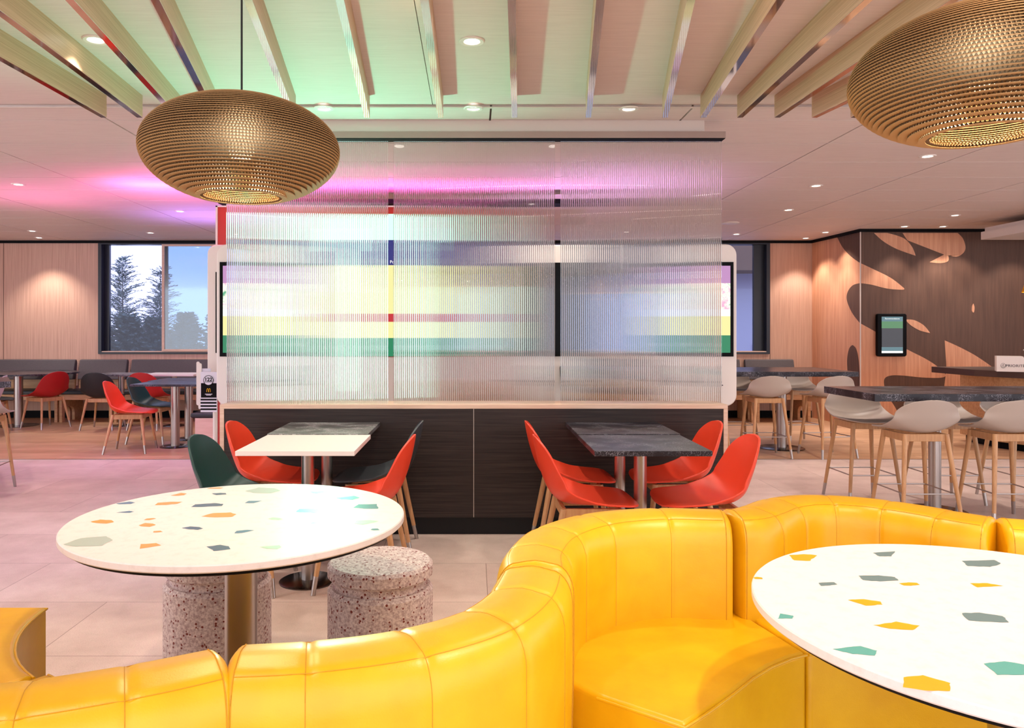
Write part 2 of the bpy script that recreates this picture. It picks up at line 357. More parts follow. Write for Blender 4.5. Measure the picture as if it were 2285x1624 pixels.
b = MB(); b.box((XC-0.012, YR-0.012, 0.12), (XC, YR, 2.70)); struct(b.build('trim_4', M['ceil_trim'], smooth=False))
# black cornice, skirting
b = MB(); b.box((-9, YB-0.03, 2.70), (5.27, YB, CEIL)); b.prism([(5.22, YB), (XC-0.03, YR-0.03), (9.5, YR-0.03), (9.5, YR), (XC, YR), (5.27, YB)], 2.70, CEIL); struct(b.build('trim_5', M['black'], smooth=False))
b = MB(); b.box((-9, YB-0.02, 0), (5.24, YB, 0.11)); struct(b.build('baseboard_back', M['black'], smooth=False))
b = MB(); b.box((XC-0.02, YR-0.02, 0), (9.5, YR, 0.11)); struct(b.build('baseboard_right', M['black'], smooth=False))
b = MB(); b.box((-9.1, 9.0, 0), (-9, YB, CEIL)); struct(b.build('wall_left', M['oak_wall'], smooth=False))
b = MB(); b.box((9.5, 8.0, 0), (9.6, YR, CEIL)); struct(b.build('wall_right', M['oak_wall'], smooth=False))
# windows
def window(name, W, mull, reveal_side):
    x0, x1, z0, z1 = W; f = 0.05; y0, y1 = YB-0.03, YB+0.14
    e = D.objects.new(name, None); C.objects.link(e); e['kind'] = 'structure'; e.location = (x0, YB, z0)
    b = MB()
    def bx(a, c): b.box((a[0]-x0, a[1]-YB, a[2]-z0), (c[0]-x0, c[1]-YB, c[2]-z0))
    bx((x0, y0, z0), (x0+f, y1, z1)); bx((x1-f, y0, z0), (x1, y1, z1)); bx((x0+f, y0, z0), (x1-f, y1, z0+0.03)); bx((x0+f, y0, z1-0.02), (x1-f, y1, z1))
    if reveal_side < 0: bx((x0+f, YB+0.08, z0+0.03), (x0+f+0.07, y1, z1-0.02))
    else: bx((x1-f-0.16, YB+0.08, z0+0.03), (x1-f, y1, z1-0.02))
    for m in mull: bx((m, YB+0.08, z0+0.03), (m+0.05, y1, z1-0.02))
    b.build('window_frame', M['navy_frame'], e, smooth=False)
    b = MB(); b.box((f, YB+0.10-YB, 0.03), (x1-x0-f, 0.106, z1-z0-0.02)); b.build('window_pane', M['pane'], e, smooth=False)
    b = MB(); b.box((f, -0.02, 0.03), (x1-x0-f, 0.10, 0.045)); b.build('window_sill', M['oak_edge'], e, smooth=False)
    return e
window('window_1', W1, [-4.82], -1)
window('window_2', W2, [0.95, 2.6], 1)
# wood-framed sliding screen in the left window
t_ = thing('sliding_screen', 'pale wood framed blue tinted screen covering right half of the left window', 'screen', (-4.80, YB-0.045, 1.03))
b = MB(); sw, sh = 0.83, 1.65
b.box((0, 0, 0), (0.04, 0.03, sh)); b.box((sw-0.04, 0, 0), (sw, 0.03, sh)); b.box((0.04, 0, 0), (sw-0.04, 0.03, 0.03)); b.box((0.04, 0, sh-0.03), (sw-0.04, 0.03, sh)); b.build('frame', M['oak_edge'], t_, smooth=False)
b = MB(); b.box((0.04, 0.012, 0.03), (sw-0.04, 0.018, sh-0.03)); b.build('tinted_pane', M['blue_pane'], t_, smooth=False)
# ------------------------------------------------------------------ slats, downlights, glass, partition
def slat(ex, tx, k, ty=None):
    ye, yt = 4.60, 0.9
    zb = 2.622; 
    x_e = (ex-VX)*ye/F; ym = (zb-CAMH)*F/VY if ty is None else (zb-CAMH)*F/(VY-ty)
    x_m = (tx-VX)*ym/F; s = (x_e-x_m)/(ye-ym); x_t = x_e+s*(yt-ye)
    h = 0.0165
    d = Vector((x_e-x_t, ye-yt)); n = Vector((-d.y, d.x)).normalized()*h
    P = [(x_t+n.x, yt+n.y), (x_t-n.x, yt-n.y), (x_e-n.x, ye-n.y), (x_e+n.x, ye+n.y)]
    t_ = thing('ceiling_slat', 'oak ceiling slat with mirrored underside, '+k, 'ceiling slat', (x_e, ye, zb), group='oak slats fanned across the ceiling')
    Q = [(p[0]-x_e, p[1]-ye) for p in P]
    b = MB(); b.prism(Q, 0.003, RECESS-zb); b.build('oak_board', M['oak_slat'], t_, smooth=False)
    b = MB(); b.prism(Q, 0, 0.003); b.build('mirror_strip', M['chrome'], t_, smooth=False)
WORD = ['leftmost in the photo', 'second from the left edge', 'third from the left edge', 'fourth from the left, running behind the left pendant', 'fifth from the left, just right of the pendant cord',
        'sixth from the left, in the green light', 'seventh from the left, beside the ceiling seam', 'nearly straight one in the middle of the ceiling', 'first one right of the straight middle slat', 'second one right of the straight middle slat',
        'third one right of the straight middle slat', 'fourth one right of the straight middle slat', 'fifth right of the middle, reaching behind the right pendant', 'short looking one just left of the right pendant', 'last one, its end hidden by the right pendant']
SL = [(232, 2, 133), (312, 2, 32), (396, 155, None), (480, 346, None), (654, 553, None), (819, 758, None), (983, 947, None), (1148, 1142, None), (1313, 1340, None), (1484, 1542, None),
      (1569, 1742, None), (1651, 1938, None), (1734, 1886, 162), (1817, 1884, 231), (1903, 1935, 250)]
for k, (ex, tx, ty) in enumerate(SL): slat(ex, tx, WORD[k], ty)
# downlights
def make_down(label, loc, r=0.062):
    t_ = thing('recessed_downlight', label, 'downlight', loc, group='recessed downlights in the ceiling')
    b = MB(); b.lathe([(r, 0), (r, -0.004), (r*0.93, -0.008), (r*0.66, -0.006), (r*0.6, -0.001), (r*0.6, 0)], n=32, closed=True); b.build('trim_ring', M['white'], t_)
    b = MB(); b.lathe([(r*0.585, -0.0005), (r*0.585, -0.003)], n=28); b.build('lamp_lens', M['lens'], t_)
    return t_
down0 = None
DL = [(214, 88, 1, 'large round downlight between the leftmost ceiling slats'), (1053, 91, 1, 'round downlight in the recessed ceiling left of the straight middle slat'),
      (723, 241, 0, 'round downlight just right of the left pendant, above the partition'), (1056, 241, 0, 'round downlight in the middle of the row above the partition'), (1403, 242, 0, 'round downlight at the right of the row above the partition'),
      (884, 308, 0, 'downlight at the top of the first gap between fluted panels'), (1243, 308, 0, 'downlight at the top of the second gap between fluted panels'),
      (41, 411, 0, 'bright downlight at the left edge of the photo in pink light'), (402, 471, 0, 'downlight in the violet ceiling left of the red wall'), (72, 515, 0, 'downlight far left above the wood wall, nearer of the pair'),
      (87, 530, 0, 'downlight far left above the wood wall, closest to the wall'), (336, 519, 0, 'downlight above the left window'), (2070, 348, 0, 'downlight below the right pendant'), (1821, 414, 0, 'bright downlight halfway across the right ceiling'),
      (1759, 468, 0, 'downlight left of centre on the right ceiling, beyond the bright one'), (2131, 480, 0, 'downlight nearest the white ceiling box'), (1643, 522, 0, 'downlight above the right window'), (1842, 518, 0, 'downlight above the narrow return wall, nearer one'),
      (1798, 531, 0, 'downlight closest to the corner of back wall and return wall'), (2018, 505, 0, 'downlight along the mural wall, left one'), (2104, 505, 0, 'downlight along the mural wall, right one'),
      (1205, 413, 0, 'downlight seen smeared through the right of the middle fluted panel'), (1470, 470, 0, 'downlight seen smeared through the right fluted panel')]
for px, py, rec, lab in DL:
    p = atZ(px, py, RECESS if rec else CEIL)
    if down0 is None: down0 = make_down(lab, p)
    else: dup(down0, lab, p, 0)
    far = p.y > 8.5
    light('SPOT', 'downlight_beam', (p.x, p.y, p.z-0.03), 42 if far else 34, SOFTW, spot_size=1.75 if not far else 1.35, spot_blend=0.5, shadow_soft_size=0.04)
for x, y, pw in ((1.35, 1.2, 75), (-1.0, 1.1, 30), (2.9, 2.2, 55), (-2.9, 3.0, 40), (0.9, 2.9, 40), (-0.2, 3.3, 22), (2.9, 4.6, 55), (3.6, 6.6, 60), (-4.2, 6.2, 35), (5.0, 8.2, 55), (-6.5, 11.35, 55), (-7.0, 9.0, 40), (4.95, 11.3, 25), (5.05, 10.8, 25), (6.6, 10.1, 40), (7.4, 10.0, 40), (-0.6, 9.8, 50), (1.2, 9.4, 50), (-3.3, 10.8, 40)):  # extra beams added to brighten floor, tables and walls; no fixtures there
    light('SPOT', 'downlight_beam', (x, y, RECESS-0.03), pw*1.25, SOFTW, spot_size=1.7, spot_blend=0.45, shadow_soft_size=0.04)
b = MB(); b.lathe([(0.11, 0), (0.11, -0.006), (0.10, -0.012), (0.02, -0.016), (0.02, 0)], n=36, closed=True); b.lathe([(0.02, -0.0), (0.02, -0.014)], n=20)
p = atZ(1630, 497, CEIL); tag(b.build('ceiling_speaker', M['white'], loc=p), 'flat white round speaker on the ceiling beside the right fluted panel', 'speaker')
# partition
px0, px1, py0, py1 = -1.655, 1.668, 4.98, 5.26
t_ = thing('partition_counter', 'low dark oak partition with pale wood edging carrying the fluted glass', 'partition', (0, 5.1, 0))
def rel(b): b.v = [(x, y-5.1, z) for x, y, z in b.v]; return b
b = MB(); b.box((px0+0.028, py0+0.006, 0.115), (0.004, py1, 0.826)); b.box((0.0085, py0+0.006, 0.115), (px1-0.028, py1, 0.826)); rel(b).build('dark_panel', M['dark_oak'], t_, smooth=False)
b = MB(); b.box((0.004, py0+0.010, 0.115), (0.0085, py1, 0.826)); rel(b).build('joint_strip', M['ceil_trim'], t_, smooth=False)
b = MB(); b.box((px0+0.03, py0+0.03, 0), (px1-0.03, py1-0.02, 0.115)); rel(b).build('plinth', M['plinth'], t_, smooth=False)
b = MB(); b.box((px0, py0, 0.826), (px1, py1, 0.853)); rel(b).build('top_edging', M['oak_edge'], t_, smooth=False, bevel=0.002)
for x in (px0, px1-0.028): b = MB(); b.box((x, py0, 0), (x+0.028, py1, 0.826)); rel(b).build('side_edging', M['oak_edge'], t_, smooth=False, bevel=0.002)
# overhead rail
t_ = thing('overhead_rail', 'long grey-beige ceiling rail holding the top of the fluted glass panels', 'rail', (0, 5.09, 2.612))
b = MB(); b.box((px0-0.02, -0.05, 0), (px1+0.005, 0.05, 0.043)); b.box((px0-0.02, -0.046, -0.004), (px1+0.003, 0.046, 0), 1); b.build('channel', [mat('taupe_rail', (150, 128, 118), 0.5), M['black']], t_, smooth=False)
b = MB(); b.box((px0+0.3, 0.0, 0.043), (px1-0.12, 0.04, CEIL-2.612)); b.build('ceiling_mount', M['ceil_trim'], t_, smooth=False)
# fluted glass panels
def fluted(x0, x1, label):
    b = MB(); z0, z1 = 0.853, 2.60; pitch = 0.0128; n = int(round((x1-x0)/pitch)); pitch = (x1-x0)/n; seg = 10; th = math.radians(50)
    pts = []
    for i in range(n):
        for k in range(seg):
            a = th*(2*k/seg-1); R_ = pitch/2/math.sin(th); pts.append((x0+(i+0.5)*pitch+R_*math.sin(a), -0.004-R_*(math.cos(a)-math.cos(th))))
    pts.append((x1, -0.004))
    m = len(pts); xc = (x0+x1)/2
    vs = [(x-xc, y, 0) for x, y in pts]+[(x-xc, y, z1-z0) for x, y in pts]
    fs = [(i, i+1, m+i+1, m+i) for i in range(m-1)]
    vs += [(x0-xc, 0.004, 0), (x1-xc, 0.004, 0), (x1-xc, 0.004, z1-z0), (x0-xc, 0.004, z1-z0)]; q = 2*m
    fs += [(q+1, q, q+3, q+2), (0, m, q+3, q), (m-1, q+1, q+2, 2*m-1), tuple([q, q+1]+list(range(m-1, -1, -1))), tuple([q+3, q+2]+list(range(2*m-1, m-1, -1)))]
    b.add(vs, fs); o = b.build('fluted_glass_panel', M['fluted'], loc=(xc, 5.09, z0+0.0005))
    # smooth the flute faces only
    tag(o, label, 'glass panel', 'fluted glass panels on the partition')
fluted(-1.645, -0.566, 'tall clear fluted glass panel at the left, glowing mint and white')
fluted(-0.530, 0.548, 'tall clear fluted glass panel in the middle of the partition')
fluted(0.587, 1.662, 'tall clear fluted glass panel at the right, mauve and blue')
b = MB(); b.box((-0.008, -0.008, 0), (0.008, 0.008, CEIL-0.0))
# ------------------------------------------------------------------ round tables
def chip(b, x, y, w, mi, z, rnd):
    n = rnd.choice([4, 5, 5, 6]); a0 = rnd.uniform(-0.35, 0.35); h = w*rnd.uniform(0.45, 0.8); P = []
    base = [(-.5, -.3), (-.1, -.5), (.42, -.42), (.5, .15), (.15, .5), (-.4, .4)]
    idx = sorted(rnd.sample(range(6), n)) if n < 6 else range(6)
    core = []
    for i in idx:
        u, v = base[i]; u *= rnd.uniform(0.8, 1.15); v *= rnd.uniform(0.8, 1.15); core.append(Vector((u*w, v*h)))
    for i, p in enumerate(core):
        q = core[(i+1) % len(core)]
        for k in range(4):
            r = p.lerp(q, k/4)+Vector((rnd.uniform(-1, 1), rnd.uniform(-1, 1)))*w*0.018
            P.append((x+r.x*math.cos(a0)-r.y*math.sin(a0), y+r.x*math.sin(a0)+r.y*math.cos(a0), z))
    b.poly(P, mi)
def round_table(label, cx, cy, r, chips, seed):
    rnd = random.Random(seed); t_ = thing('round_table', label, 'table', (cx, cy, 0), group='round speckled tables in the yellow booths'); zt = 0.74
    keys = sorted(set(c[3] for c in chips))
    b = MB(); b.lathe([(0.001, zt-0.022), (r-0.004, zt-0.022), (r, zt-0.018), (r, zt-0.003), (r-0.003, zt), (0.001, zt)], n=128)
    for px, py, w, k in chips:
        p = atZ(px, py, zt); chip(b, p.x-cx, p.y-cy, 1.3*w*p.y/F, 1+keys.index(k), zt+0.0004, rnd)
    b.build('tabletop', [M['quartz']]+[CHM[k] for k in keys], t_)
    b = MB(); b.lathe([(0.001, zt-0.034), (r-0.02, zt-0.034), (r-0.008, zt-0.022), (0.001, zt-0.022)], n=96); b.build('underside_board', M['black'], t_)
    b = MB(); b.cyl((0, 0, 0.02), (0, 0, zt-0.034), 0.0505, n=40); b.build('column', M['steel'], t_)
    b = MB(); b.lathe([(0.001, 0), (0.23, 0), (0.23, 0.006), (0.21, 0.012), (0.06, 0.022), (0.001, 0.022)], n=48); b.build('base_plate', M['dark_steel'], t_)
CL = [(481, 1089, 24, 'O'), (398, 1103, 28, 'O'), (374, 1123, 42, 'O'), (278, 1122, 30, 'B'), (279, 1142, 28, 'B'), (229, 1164, 46, 'O'), (199, 1208, 76, 'G'), (337, 1158, 20, 'O'), (329, 1171, 30, 'O'), (353, 1186, 18, 'O'),
      (330, 1218, 48, 'O'), (483, 1223, 48, 'K'), (431, 1178, 36, 'K'), (466, 1127, 56, 'K'), (486, 1102, 30, 'K'), (494, 1149, 54, 'O'), (569, 1119, 30, 'B'), (589, 1094, 58, 'G'), (544, 1186, 34, 'B'), (709, 1099, 38, 'T'),
      (685, 1120, 32, 'L'), (691, 1139, 48, 'T'), (775, 1110, 44, 'T'), (824, 1130, 54, 'K'), (614, 1157, 26, 'L'), (712, 1166, 30, 'T'), (724, 1190, 60, 'L'), (817, 1165, 42, 'L'), (608, 1220, 38, 'L'), (838, 1181, 18, 'K')]
CR = [(1797, 1243, 58, 'M'), (1977, 1235, 52, 'D'), (2187, 1255, 68, 'D'), (1960, 1290, 62, 'D'), (1846, 1302, 34, 'D'), (2029, 1303, 34, 'M'), (2206, 1308, 52, 'M'), (1928, 1344, 60, 'M'), (1737, 1375, 48, 'T'), (1991, 1394, 78, 'M'),
      (2194, 1378, 68, 'D'), (1909, 1449, 70, 'T'), (2255, 1491, 85, 'T'), (2067, 1526, 80, 'M'), (1691, 1290, 16, 'M')]
round_table('large white round table with colour chips under the left pendant lamp', -0.742, 2.44, 0.52, CL, 3)
round_table('large white round table with mustard and grey chips at lower right', 1.141, 1.60, 0.522, CR, 5)
# ------------------------------------------------------------------ terrazzo stools
def tstool(label, x, y, r):
    k = 0.018
    b = MB(); b.lathe([(0.001, 0), (r-0.01, 0), (r, 0.01), (r, 0.345), (r-0.012, 0.36), (r*0.88, 0.36), (r*0.86, 0.365), (r*0.86, 0.388), (r*0.88, 0.392), (r-0.01, 0.392), (r, 0.402), (r, 0.438), (r-0.012, 0.45), (0.001, 0.45)], n=64)
    o = b.build('terrazzo_stool', M['terrazzo'], loc=(x, y, 0)); tag(o, label, 'stool', 'terrazzo drum stools at the left round table')
tstool('red-speckled terrazzo drum stool standing right of the left round table', -0.356, 2.94, 0.2015)
tstool('red-speckled terrazzo drum stool behind the column of the left round table', -1.006, 3.01, 0.2036)
# ------------------------------------------------------------------ pendants
def pendant(label, cx, cy, zb, cordx=0):
    t_ = thing('pendant_lamp', label, 'pendant lamp', (cx, cy, zb), group='round cardboard pendant lamps')
    R, Hh, n = 0.305, 0.296, 37; p = Hh/n
    def rad(z):
        u = (z/Hh)*2-1; return R*math.sqrt(max(0, 1-0.79*u*u))
    b = MB(); N = 96
    for i in range(n+1):
        z = i*p; r = rad(min(z, Hh)); ri = r-0.030 if i not in (0,) else r-0.016
        if i == n: ri = 0.05
        b.lathe([(r, z), (r, z+0.0017), (ri, z+0.0017), (ri, z)], n=N, closed=True)
    b.build('cardboard_rings', M['kraft'], t_)
    b = MB()
    for i in range(n):
        z0 = i*p+0.0017; z1 = (i+1)*p; r = min(rad(i*p), rad((i+1)*p))-0.0012; ri = r-0.024; K = int(2*PI*r/0.0046)*1; K += K % 2
        ph = random.random()*6; vs = []
        for k in range(K):
            a = 2*PI*k/K+ph; z = z0 if k % 2 else z1
            vs += [(r*math.cos(a), r*math.sin(a), z), (ri*math.cos(a), ri*math.sin(a), z)]
        b.add(vs, [(2*k, 2*((k+1) % K), 2*((k+1) % K)+1, 2*k+1) for k in range(K)])
    b.build('corrugated_core', M['kraft_flute'], t_, smooth=False)
    b = MB(); b.lathe([(0.001, 0.115), (0.03, 0.12), (0.042, 0.15), (0.036, 0.18), (0.018, 0.21), (0.001, 0.215)], n=24); b.build('bulb', M['bulb'], t_)
    b = MB(); b.cyl((0, 0, 0.21), (0, 0, Hh+0.02), 0.02, n=16); b.build('lamp_socket', M['black'], t_)
    b = MB(); b.cyl((cordx, 0, Hh), (cordx, 0, RECESS-zb), 0.0032, n=10); b.build('cord', M['cord'], t_)
    b = MB(); b.cyl((cordx, 0, RECESS-zb-0.02), (cordx, 0, RECESS-zb), 0.045, n=24); b.build('ceiling_rose', M['black'], t_)
    light('POINT', 'pendant_glow', (cx, cy, zb+0.095), 24, (1.0, 0.80, 0.50), shadow_soft_size=0.035)
pendant('round brown cardboard pendant lamp hanging over the left round table', -0.728, 2.40, 1.752)
pendant('round brown cardboard pendant lamp at the upper right, cut by the frame', 1.272, 1.90, 1.818)
# ------------------------------------------------------------------ shell chairs and bar stools
def shell_mesh(prof, widths, thick, name, m, parent, zc, yb, tip=0.10, rb=0.12):
    P = catmull([Vector((0, a, z)) for a, z in prof], 6); Wd = catmull([Vector((x, 0, 0)) for x in widths], 6)
    L = [0]
    for i in range(1, len(P)): L.append(L[-1]+(P[i]-P[i-1]).length)
    tot = L[-1]
    def at(s, arr):
        for i in range(1, len(L)):
            if s <= L[i] or i == len(L)-1:
                f = (s-L[i-1])/(L[i]-L[i-1]) if L[i] > L[i-1] else 0; return arr[i-1].lerp(arr[i], min(1, max(0, f)))
    rows = []; nr = 34
    for j in range(nr+1):
        u = j/nr; u = u-0.11*math.sin(2*PI*u)/ (1.0); rows.append(min(1, max(0, u))*tot)
    b = MB(); nc = 16; ring = []
    for s in rows:
        p = at(s, P); w_ = at(s, Wd).x
        e = 1.0
        if s < tip: q = 1-s/tip; e = (max(0, 1-q**2.6))**(1/2.6)
        if tot-s < tip*1.25: q = 1-(tot-s)/(tip*1.25); e = (max(0, 1-q**2.4))**(1/2.4)
        w_ = max(0.004, w_*(0.0+e)) 
        back = min(1, max(0, (p.z-zc)/0.16)); back = back*back*(3-2*back); row = []
        for k in range(nc+1):
            u = 2*k/nc-1; uu = math.sin(u*PI/2*0.98)/math.sin(PI/2*0.98)
            x = uu*w_; cv = (x/0.24)**2
            y = p.y+cv*(0.080*back); z = p.z+cv*0.040*(1-back)*min(1, max(0, (0.20-p.y)/0.25))
            q = math.exp(-((p.y-yb)**2+(p.z-zc-0.03)**2)/rb**2); y += cv*0.030*q; z += cv*0.034*q
            row.append((x, y, z))
        ring.append(row)
    vs = [v for r in ring for v in r]; fs = []
    for j in range(len(ring)-1):
        for k in range(nc): a = j*(nc+1)+k; fs.append((a, a+1, a+nc+2, a+nc+1))
    b.add(vs, fs); o = b.build(name, m, parent)
    s = o.modifiers.new('thick', 'SOLIDIFY'); s.thickness = thick; s.offset = 0
    s2 = o.modifiers.new('sub', 'SUBSURF'); s2.levels = 1; s2.render_levels = 1
    return o
def legs(t_, top, bot, zt, fer, r0, r1):
    for sx in (-1, 1):
        for k, sy in enumerate((-1, 1)):
            A = Vector((sx*top[0], top[1][k], zt)); B = Vector((sx*bot[0], bot[1][k], 0)); q = (fer/(A-B).length); Cc = B.lerp(A, q)
            b = MB(); rm = r1+(r0-r1)*q; b.cyl(Cc, A, rm, r0, 18); l = b.build('leg', M['oak_leg'], t_)
            b = MB(); b.cyl(B, Cc, r1, rm+0.0008, 18); b.build('steel_leg_tip', M['steel'], l)
def frame(t_, hx, y0, y1, z0, z1):
    b = MB(); w_ = 0.022
    b.box((-hx, y0-w_/2, z0), (hx, y0+w_/2, z1)); b.box((-hx, y1-w_/2, z0), (hx, y1+w_/2, z1)); b.box((-hx-w_/2, y0, z0), (-hx+w_/2, y1, z1)); b.box((hx-w_/2, y0, z0), (hx+w_/2, y1, z1))
    b.build('seat_frame', M['oak_leg'], t_, smooth=False, bevel=0.003)
def make_chair(m, label, loc, rz, group):
    t_ = thing('shell_chair', label, 'chair', loc, rz, group)
    shell_mesh([(0.262, 0.430), (0.21, 0.449), (0.09, 0.441), (-0.02, 0.431), (-0.105, 0.431), (-0.170, 0.463), (-0.216, 0.54), (-0.246, 0.63), (-0.265, 0.71), (-0.278, 0.785)],
               [0.210, 0.226, 0.240, 0.247, 0.250, 0.248, 0.240, 0.222, 0.198, 0.172], 0.011, 'seat_shell', m, t_, 0.425, -0.15)
    frame(t_, 0.150, -0.135, 0.150, 0.374, 0.425); legs(t_, (0.155, (-0.14, 0.155)), (0.215, (-0.225, 0.215)), 0.423, 0.095, 0.0175, 0.0115)
    return t_
def make_stool(m, label, loc, rz, group):
    t_ = thing('bar_stool', label, 'bar stool', loc, rz, group)
    shell_mesh([(0.215, 0.632), (0.17, 0.650), (0.04, 0.640), (-0.085, 0.634), (-0.155, 0.655), (-0.190, 0.715), (-0.208, 0.79), (-0.222, 0.868)],
               [0.205, 0.222, 0.238, 0.238, 0.234, 0.226, 0.212, 0.185], 0.010, 'seat_shell', m, t_, 0.635, -0.14, 0.085, 0.09)
    frame(t_, 0.140, -0.125, 0.135, 0.577, 0.628); legs(t_, (0.142, (-0.128, 0.138)), (0.205, (-0.215, 0.205)), 0.626, 0.10, 0.0175, 0.0115)
    b = MB(); z = 0.225; q = z/0.618; hx = 0.205+(0.142-0.205)*q-0.006; ya = -0.215+(0.215-0.128)*q+0.006; yb = 0.205+(0.138-0.205)*q-0.006
    b.tube([(-hx, ya, z), (hx, ya, z), (hx, yb, z), (-hx, yb, z)], 0.0048, 8, closed=True); b.build('footrest', M['steel'], t_)
    return t_
def recolor(o, m):
    for ch in o.children:
        if ch.name.startswith('seat_shell'): ch.data = ch.data.copy(); ch.data.materials[0] = m
GP = 'shell chairs at the partition tables'; GB = 'shell chairs by the left window bench'
ch0 = make_chair(M['red'], 'red shell chair at the left partition tables, rear one on the left side', (-1.215, 4.66, 0), face(1, 0), GP)
def chair(m, label, x, y, dx, dy, grp, key):
    o = dup(ch0, label, (x, y, 0), face(dx, dy), grp)
    for ch in o.children:
        if ch.name.startswith('seat_shell'):
            if key not in shells: shells[key] = ch.data.copy(); shells[key].materials[0] = m
            ch.data = shells[key]
    return o
shells = {}
chair(M['green_shell'], 'dark green shell chair at the left partition tables, behind the round table edge', -1.205, 4.03, 1, -0.03, GP, 'g')
chair(M['grey_shell'], 'dark grey shell chair in the left partition group, against the dark panel', -0.585, 4.68, -1, 0.0, GP, 'k')
chair(M['red'], 'red shell chair in the left partition group, side-on in front of the grey one', -0.585, 4.05, -1, 0.03, GP, 'r')
chair(M['red'], 'red shell chair at the right partition tables, rear one on the left side', 0.60, 4.67, 1, 0, GP, 'r')
chair(M['red'], 'red shell chair at the right partition tables, front one on the left side', 0.60, 4.05, 1, 0.02, GP, 'r')
chair(M['red'], 'red shell chair at the right partition tables, rear one on the right side', 1.235, 4.67, -1, 0, GP, 'r')
chair(M['red'], 'red shell chair at the far right of the partition tables, nearest the yellow sofa', 1.225, 4.05, -1, 0, GP, 'r')
chair(M['red'], 'bright red shell chair nearest us in the window area, side-on to the marble table', -3.80, 8.47, 1, 0.12, GB, 'r')
chair(M['green_shell'], 'dark teal shell chair behind the nearest red one in the window area', -3.86, 9.18, 1, 0.0, GB, 'g')
chair(M['black_shell'], 'black shell chair seen from behind facing the bench by the window', -5.07, 10.45, -0.05, 1, GB, 'b')
chair(M['deep_red'], 'deep red shell chair seen from behind, half hidden by the teal chair', -4.42, 10.45, 0.1, 1, GB, 'd')
chair(M['deep_red'], 'deep red shell chair turned away at the large round table far left', -5.93, 10.58, -0.9, 0.44, GB, 'd')
chair(M['black_shell'], 'black shell chair cut by the left edge behind the round table', -6.30, 9.95, 0.9, 0.4, GB, 'b')
chair(M['lilac'], 'white shell chair cut by the left edge of the photo', -6.12, 9.48, -1, -0.35, GB, 'w')
GS = 'taupe bar stools at the near counter table'; GF = 'taupe bar stools at the far counter table'
st0 = make_stool(M['taupe'], 'taupe bar stool in front of the near counter table, left one seen from behind', (3.11, 5.36, 0), face(0, 1), GS)
for lab, x, y, dx, dy, g_ in (('taupe bar stool in front of the near counter table, right one cut by the frame', 3.735, 5.36, 0.03, 1, GS), ('taupe bar stool behind the near counter table at its left end', 3.08, 6.03, 0.02, -1, GS),
                           ('taupe bar stool behind the near counter table, half hidden by the front stool', 3.72, 6.03, 0, -1, GS), ('taupe bar stool behind the near counter table at the right edge', 4.335, 6.03, 0, -1, GS),
                           ('taupe bar stool in front of the far counter table, seen whole from behind', 3.13, 8.17, 0, 1, GF), ('taupe bar stool in front of the far counter table, at its right end', 3.80, 8.17, -0.18, 1, GF),
                           ('taupe bar stool in front of the far table, mostly hidden by the kiosk', 2.50, 8.2, 0, 1, GF), ('taupe bar stool behind the far counter table, next to the kiosk', 3.16, 9.18, 0, -1, GF), ('taupe bar stool behind the far counter table, at its right end', 3.93, 9.22, 0.1, -1, GF)):
    dup(st0, lab, (x, y, 0), face(dx, dy), g_)
dup(st0, 'pale bar stool at the left edge, only its foot and leg in the photo', (-4.09, 6.30, 0), face(-0.2, 1), 'bar stool at the left counter table')
# ------------------------------------------------------------------ square and counter tables
def sq_table(label, x0, x1, y0, y1, zt, th, top, colr, group, base=0.15, colx=0.0, name='square_table'):
    cx, cy = (x0+x1)/2, (y0+y1)/2; t_ = thing(name, label, 'table', (cx+colx, cy, 0), group=group)
    b = MB(); b.box((x0-cx-colx, y0-cy, zt-th), (x1-cx-colx, y1-cy, zt)); b.build('tabletop', top, t_, smooth=False, bevel=0.0015)
    b = MB(); b.cyl((0, 0, 0.012), (0, 0, zt-th), colr, n=32); b.build('column', M['steel'], t_)
    b = MB(); b.lathe([(0.001, 0), (base, 0), (base, 0.006), (base-0.012, 0.012), (0.001, 0.014)], n=40); b.build('base_plate', M['dark_steel'], t_)
    return t_
GT = 'square two-seat tables'
sq_table('white-topped square table in the left partition group', -1.175, -0.585, 3.765, 4.365, 0.74, 0.024, M['white_top'], 0.034, GT)
sq_table('grey marble-topped square table against the partition, left group', -1.188, -0.605, 4.395, 4.965, 0.74, 0.024, M['marble_light'], 0.034, GT)
sq_table('black marble-topped square table in the right partition group, front one', 0.602, 1.185, 3.765, 4.365, 0.74, 0.026, M['marble'], 0.034, GT)
sq_table('black marble-topped square table against the partition, right group', 0.605, 1.20, 4.395, 4.965, 0.74, 0.026, M['marble'], 0.034, GT)
sq_table('dark marble square table beside the number stand, nearer of two', -3.84, -3.05, 8.52, 9.12, 0.74, 0.024, M['marble'], 0.05, GT, 0.17)
sq_table('dark marble square table beside the number stand, farther of two', -3.90, -3.14, 9.14, 9.74, 0.74, 0.024, M['marble'], 0.05, GT, 0.17)
sq_table('pale marble square table over the bench below the window', -5.28, -4.66, 10.5, 11.05, 0.74, 0.024, M['marble_light'], 0.04, GT)
sq_table('white square table over the bench below the tinted screen', -4.60, -3.85, 10.5, 11.05, 0.74, 0.024, M['white_top'], 0.04, GT)
t_ = sq_table('thick black marble counter table at the right, nearest one', 2.775, 5.25, 5.26, 6.02, 0.90, 0.052, M['marble'], 0.042, 'tall marble counter tables', 0.22, 0, 'counter_table')
for ch in list(t_.children):
    if ch.name.startswith(('column', 'base_plate')):
        ch.location.x = 3.42-t_.location.x
        c = ch.copy(); C.objects.link(c); c.location.x = 4.85-t_.location.x
